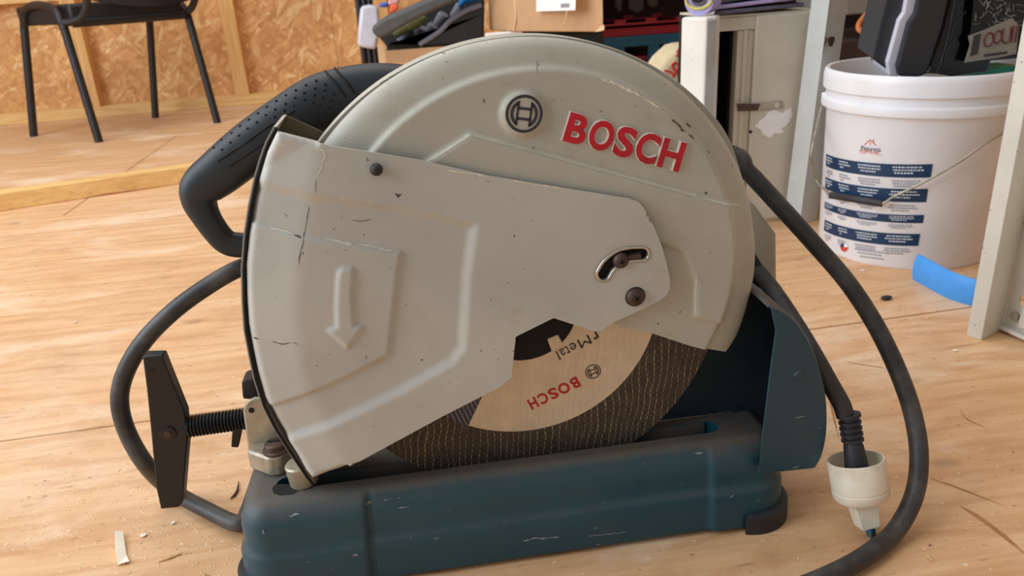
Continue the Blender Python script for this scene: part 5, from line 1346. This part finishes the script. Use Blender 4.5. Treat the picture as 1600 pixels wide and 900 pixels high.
# glossy black wrapped pack with a crumpled label
PK = thing('wrapped_pack', 'glossy black film-wrapped pack with a crumpled grey label in the bucket', 'pack', (float(BC[0]+0.07), float(cy-0.06), HB))
MB().prism(cpoly([(1508, 98), (1516, 40), (1526, -70), (1640, -70), (1612, 60), (1590, 92)], cy-0.062), (0.02, 0.012, 0)).build('pack_body', M['gloss'], PK, smooth=0, bevel=0.004)
wr = MB()
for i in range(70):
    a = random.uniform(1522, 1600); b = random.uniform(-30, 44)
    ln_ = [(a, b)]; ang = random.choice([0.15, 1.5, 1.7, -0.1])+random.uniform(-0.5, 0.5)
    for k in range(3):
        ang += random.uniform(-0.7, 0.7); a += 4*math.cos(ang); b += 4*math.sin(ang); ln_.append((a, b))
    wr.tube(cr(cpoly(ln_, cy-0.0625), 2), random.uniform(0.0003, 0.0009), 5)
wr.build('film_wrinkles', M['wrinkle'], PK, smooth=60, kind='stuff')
tg = MB().prism(cpoly([(1513, 56), (1530, 50), (1582, 28), (1592, 40), (1588, 84), (1560, 90), (1507, 98), (1516, 70)], cy-0.064), (0, 0.001, 0)).build('label_sheet', M['tag'], PK, smooth=0, label='crumpled grey label with dark red print')
wrd = plain('label_dark_red', (104, 34, 46), 0.4, 0, 0.1)
for c0, w_, h__ in ((1545, 7, 13), (1559, 6, 12)):
    pts = [(c0+w_*math.cos(a)+(-2*math.sin(a)), 62-(c0-1545)*0.3+h__*math.sin(a)*0.85) for a in np.linspace(0, 2*math.pi, 14)]
    MB().tube(cpoly(pts, cy-0.0648), 0.0013, 6, False).build('label_print', wrd, tg, smooth=60)
for ln_ in ([(1568, 44), (1566, 62), (1572, 68), (1578, 60), (1580, 42)], [(1584, 40), (1580, 66)], [(1590, 40), (1586, 66)]):
    MB().tube(cr(cpoly(ln_, cy-0.0648), 4), 0.0013, 6).build('label_print', wrd, tg, smooth=60)
MB().prism(cpoly([(1522, 56), (1533, 52), (1528, 84), (1516, 88)], cy-0.0648), (0, 0.0005, 0)).build('label_print', M['logo'], tg, smooth=0)
MB().prism(cpoly([(1538, 85), (1574, 80), (1574, 84), (1538, 89)], cy-0.0648), (0, 0.0005, 0)).build('label_print', M['logo'], tg, smooth=0)
# green lid-like piece
o = MB().prism([at(a, b, BC[1]-0.05) for a, b in [(1494, 120), (1510, 112), (1545, 104), (1590, 101), (1590, 114), (1560, 118)]], (0.0, 0.05, 0.0)).build('green_tray', M['green'], smooth=30, bevel=0.004); tag(o, 'green plastic tray under the wrapped pack in the bucket', 'tray')
o = MB().prism([at(a, b, BC[1]-0.10) for a, b in [(1456, 121), (1466, 117), (1482, 118), (1484, 122)]], (0.0, 0.03, 0.0)).build('grey_scrap', M['tag'], smooth=30, bevel=0.002); tag(o, 'small grey scrap at the bucket rim beside the tool case', 'scrap')
o = MB().tube(cr([at(1404, -30, 1.52), at(1378, -2, 1.50), at(1350, 26, 1.48), at(1341, 42, 1.47), at(1350, 51, 1.46), at(1378, 56, 1.45), at(1400, 60, 1.44)], 6), 0.0052, 12).build('orange_cable', M['orange'], smooth=60); tag(o, 'orange cable looping out behind the tool case', 'cable')
# grey bin and dark timbers behind the bucket
o = MB().prism([at(a, b, 2.2) for a, b in [(1322, 24), (1390, 18), (1390, -60), (1322, -60)]], (0, 0.3, 0)); 
for i in range(len(o.v)): pass
GB = o.build('grey_bin', M['bin'], RK, smooth=0, bevel=0.005)
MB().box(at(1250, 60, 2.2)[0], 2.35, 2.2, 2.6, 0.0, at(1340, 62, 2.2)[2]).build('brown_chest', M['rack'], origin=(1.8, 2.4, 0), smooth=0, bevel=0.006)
tag(bpy.data.objects['brown_chest'], 'dark brown chest in the shadow behind the bucket', 'chest')
o = MB().prism([at(a, b, 2.19) for a, b in [(1352, 30), (1380, 12), (1400, 10), (1400, 36), (1356, 36)]], (0, 0.006, 0)).build('yellow_packet', M['sack'], smooth=0, bevel=0.006); tag(o, 'pale yellow packet on the brown chest behind the orange cable', 'packet')

# ================================================================== SHELF UNIT AT THE RIGHT EDGE
SU = thing('steel_shelf', 'cream steel shelf unit with slotted posts at the right edge', 'shelf', (0.86, 0.93, 0))
c0 = np.array(atz(1533, 532, 0))
cf = np.array(atz(1510, 524, 0))
dF = cf-c0; wF = np.linalg.norm(dF); dF = dF/wF
cw = np.array(atz(1566, 515, 0)); d2 = cw-c0; wW = np.linalg.norm(d2); d2 = d2/wW
SH = 0.85
t3 = 0.0022
for d_, w_, nm in ((dF, wF, 'post_flange'), (d2, wW, 'post_web')):
    nrm = np.array([d_[1], -d_[0], 0]); nrm = nrm/np.linalg.norm(nrm)
    if nrm[1] < 0: nrm = -nrm
    m = MB().prism([c0, c0+d_*w_, c0+d_*w_+nrm*t3, c0+nrm*t3], (0, 0, SH)); m.build(nm, M['shelf'], SU, smooth=0, bevel=0.0008)
# second post with slots, behind and to the right
pz_ = cw; rx = np.array(atz(1600, 538, 0))-np.array(atz(1556, 518, 0)); rx /= np.linalg.norm(rx)
def sp3(u, z, w=0.0): return pz_+rx*u+np.array([0, 0, z])+np.array([-rx[1], rx[0], 0])*-w
m = MB()
hole_px = [(1597, 445), (1592, 470), (1588, 494)]
ol = [(0, 0.0), (0.20, 0.0), (0.20, 0.8), (0, 0.8)]
holes = []
for k in range(12):
    zc_ = 0.055+0.028*k
    holes.append([(0.021+0.0042*math.cos(a), zc_+0.0085*math.sin(a)) for a in np.linspace(0, 2*math.pi, 13)[:-1]])
hm = relief(ol, holes, lambda x, z: np.zeros(len(x)), 0.03, lambda x, z: np.full(len(x), 0.002))
hm.v = [tuple(sp3(x, z)+np.array([-rx[1], rx[0], 0])*y) for x, y, z in hm.v]
hm.build('slotted_panel', M['shelf'], SU, smooth=0)
MB().prism([sp3(-0.004, 0.004, 0.012), sp3(0.24, 0.004, 0.012), sp3(0.24, 0.004, -0.2), sp3(0.0, 0.004, -0.2)], (0, 0, 0.006)).build('bottom_shelf', M['shelf'], SU, smooth=0, bevel=0.002)
MB().prism([sp3(0.028, 0.018, 0.006), sp3(0.21, 0.018, 0.006), sp3(0.21, 0.15, 0.006), sp3(0.036, 0.15, 0.006)], (0, 0.001, 0)).build('corner_gusset', M['shelf'], SU, smooth=0)
MB().tube([sp3(0.018, 0.030, 0.0), sp3(0.018, 0.030, 0.006)], 0.0065, 12).build('bolt_head', M['zinc'], SU)
MB().prism([sp3(0.003, 0.17, 0.004), sp3(0.2, 0.17, 0.004), sp3(0.2, 0.175, 0.004), sp3(0.003, 0.175, 0.004)], (0, 0.003, 0)).build('panel_rib', M['shelf'], SU, smooth=0)
# black lump added to fill the dark gap between bucket and shelf
sb = MB(); P0 = np.array([BC[0]+0.33, BC[1]+0.12, 0]); n1, n2 = 20, 12; v = []
for i in range(n2+1):
    t = i/n2
    for j in range(n1):
        a = 2*math.pi*j/n1; r = (0.11+0.02*math.sin(3*a+4*t)+0.012*math.sin(7*a))*(1 if t < 0.75 else math.sqrt(max(0.02, 1-((t-0.75)/0.25)**2)))
        v.append((P0[0]+r*math.cos(a), P0[1]+r*math.sin(a), 0.38*t))
sb.add(v, [(i*n1+j, i*n1+(j+1) % n1, (i+1)*n1+(j+1) % n1, (i+1)*n1+j) for i in range(n2) for j in range(n1)]+[tuple(range(n1-1, -1, -1)), tuple(n2*n1+j for j in range(n1))])
o = sb.build('dark_gap_lump', M['bag'], origin=tuple(P0), smooth=60); tag(o, 'black lump added for the dark gap between bucket and shelf unit', 'sack')
# blue strip standing on the floor
bs = cr([atz(1426, 437, 0), atz(1446, 448, 0), atz(1480, 466, 0), atz(1515, 477, 0), atz(1538, 481, 0)], 6); v = []
hs2 = at(1432, 397, bs[0][1])[2]
for i, p in enumerate(bs):
    h = hs2*(1.0-0.10*i/len(bs))
    tdir = bs[min(i+1, len(bs)-1)]-bs[max(i-1, 0)]; tdir /= np.linalg.norm(tdir); nq = np.array([-tdir[1], tdir[0], 0])
    for w_, z in ((0, 0), (-0.003, h*0.3), (-0.003, h*0.7), (0.002, h), (0.005, h), (0.003, 0)):
        v.append(p+nq*w_+np.array([0, 0, z]))
n = len(bs)
o = MB().add(v, [(i*6+j, i*6+(j+1) % 6, (i+1)*6+(j+1) % 6, (i+1)*6+j) for i in range(n-1) for j in range(6)]+[(0, 1, 2, 3, 4, 5), tuple((n-1)*6+j for j in (5, 4, 3, 2, 1, 0))]).build('blue_strip', M['blue'], smooth=50); tag(o, 'bright blue flat hose strip on the floor by the bucket', 'hose')

# ================================================================== SCRAPS ON THE FLOOR
M['split'] = plain('veneer_split', (172, 120, 74), 0.8, 0, 0.2, 60)
def split(pts, w):
    P = cr([np.array(atz(a, b, 0.0005)) for a, b in pts], 8); m = MB(); v = []
    for i, p in enumerate(P):
        t = P[min(i+1, len(P)-1)]-P[max(i-1, 0)]; t = t/np.linalg.norm(t); nq = np.array([-t[1], t[0], 0])
        h = w*math.sin(math.pi*(i+0.4)/(len(P)-0.2))*rng.uniform(0.5, 1.1)
        v += [p+nq*h, p-nq*h]
    m.add(v, [(2*i, 2*i+1, 2*i+3, 2*i+2) for i in range(len(P)-1)]); m.build('veneer_split', M['split'], fl, smooth=0)
split([(1500, 790), (1530, 808), (1562, 832), (1610, 872)], 0.0034)
split([(1318, 564), (1350, 570), (1398, 577)], 0.0010)
split([(1290, 600), (1300, 640), (1312, 690)], 0.0012)
split([(1500, 640), (1512, 655), (1540, 668)], 0.0012)
p = [atz(a, b, 0.001) for a, b in [(181, 836), (193, 834), (198, 868), (203, 880), (184, 884), (181, 860)]]
for q_, h in zip(p, (0.006, 0.004, 0.001, 0.003, 0.002, 0.001)): q_[2] = h
o = MB().prism(p, (0, 0, 0.0006)).build('paper_scrap', M['chip'], smooth=0); tag(o, 'white curled paper scrap on the floor left of the saw', 'scrap')
def sliver(pts, r, name, label, mat='splinter'):
    o = MB().tube([atz(a, b, r+0.0003) for a, b in pts], [r*0.5]+[r]*(len(pts)-2)+[r*0.3], 6).build(name, M[mat], smooth=40); tag(o, label, 'splinter'); return o
sliver([(246, 878), (262, 873), (275, 868), (287, 863)], 0.0010, 'wood_splinter', 'thin wood splinter right of the paper scrap')
sliver([(1455, 747), (1480, 755), (1530, 774), (1568, 789)], 0.0008, 'wood_splinter', 'long thin wood splinter right of the loop of cord')
sliver([(1447, 868), (1452, 872), (1459, 877)], 0.0012, 'wood_splinter', 'short wood splinter near the lower right of the floor')
o = sliver([(360, 779), (366, 774), (371, 766), (373, 752)], 0.0014, 'bent_nail', 'dark bent nail on the floor beside the left end of the base', 'rust'); o['category'] = 'nail'
o = MB().ball(atz(1385, 465, 0.004), 0.008, 10, (1.3, 0.7, 0.45)).build('dark_chip', M['black'], smooth=60); tag(o, 'small black lump on the floor beyond the cord', 'lump')
for k, (a, b, s_, lb_) in enumerate(((224, 836, 0.004, 'largest pale wood chip right of the paper scrap'), (270, 817, 0.003, 'small pale wood chip beneath the clamp handle'), (1348, 422, 0.005, 'pale wood chip on the floor below the bucket'), (1492, 547, 0.004, 'pale wood chip beside the foot of the shelf post'), (117, 503, 0.004, 'pale wood chip on bare floor left of the cord loop'))):
    p = atz(a, b, 0.0015)
    o = MB().prism([p+np.array([s_*math.cos(t)*random.uniform(0.6, 1.2), s_*math.sin(t)*random.uniform(0.5, 1), random.uniform(0, 0.001)]) for t in np.linspace(0, 2*math.pi, 7)[:-1]], (0, 0, -0.0012)).build('wood_chip', M['chip'], smooth=0); tag(o, lb_, 'chip', 'pale wood chips on the floor')
low_cord = [q for q in cr(crt, 6)+cr(cl, 6)+cr(cp, 6) if q[2] < 0.05]+[pbm]
d = MB()
for i in range(1500):
    if i < 800: a, b = random.gauss(250, 130), random.gauss(820, 55)
    elif i < 1100: a, b = random.uniform(1000, 1600), random.uniform(480, 890)
    else: a, b = random.uniform(-20, 400), random.uniform(350, 880)
    if not (-60 < a < 1660 and 330 < b < 960): continue
    p = np.array(atz(a, b, 0.0))
    if BX0-0.012 < p[0] < BX1+0.012 and BY0-0.012 < p[1] < BY1+0.012: continue
    if min(np.hypot(q[0]-p[0], q[1]-p[1]) for q in low_cord) < 0.016: continue
    s_ = random.choice([0.0005, 0.0006, 0.0008, 0.0012]); t = random.uniform(0, 6.28); el = random.uniform(1, 2.6)
    u_ = np.array([math.cos(t), math.sin(t), 0])*s_*el; w_ = np.array([-math.sin(t), math.cos(t), 0])*s_
    top_ = np.array([0, 0, s_*0.7])
    d.add([p+u_, p+w_, p-u_, p-w_, p+top_], [(0, 1, 4), (1, 2, 4), (2, 3, 4), (3, 0, 4), (3, 2, 1, 0)])
o = d.build('sawdust', M['dust'], smooth=0, kind='stuff'); o['label'] = 'pale sawdust and wood crumbs scattered over the plywood floor'; o['category'] = 'sawdust'

for o in bpy.data.objects:
    if '_o' in o.keys(): del o['_o']
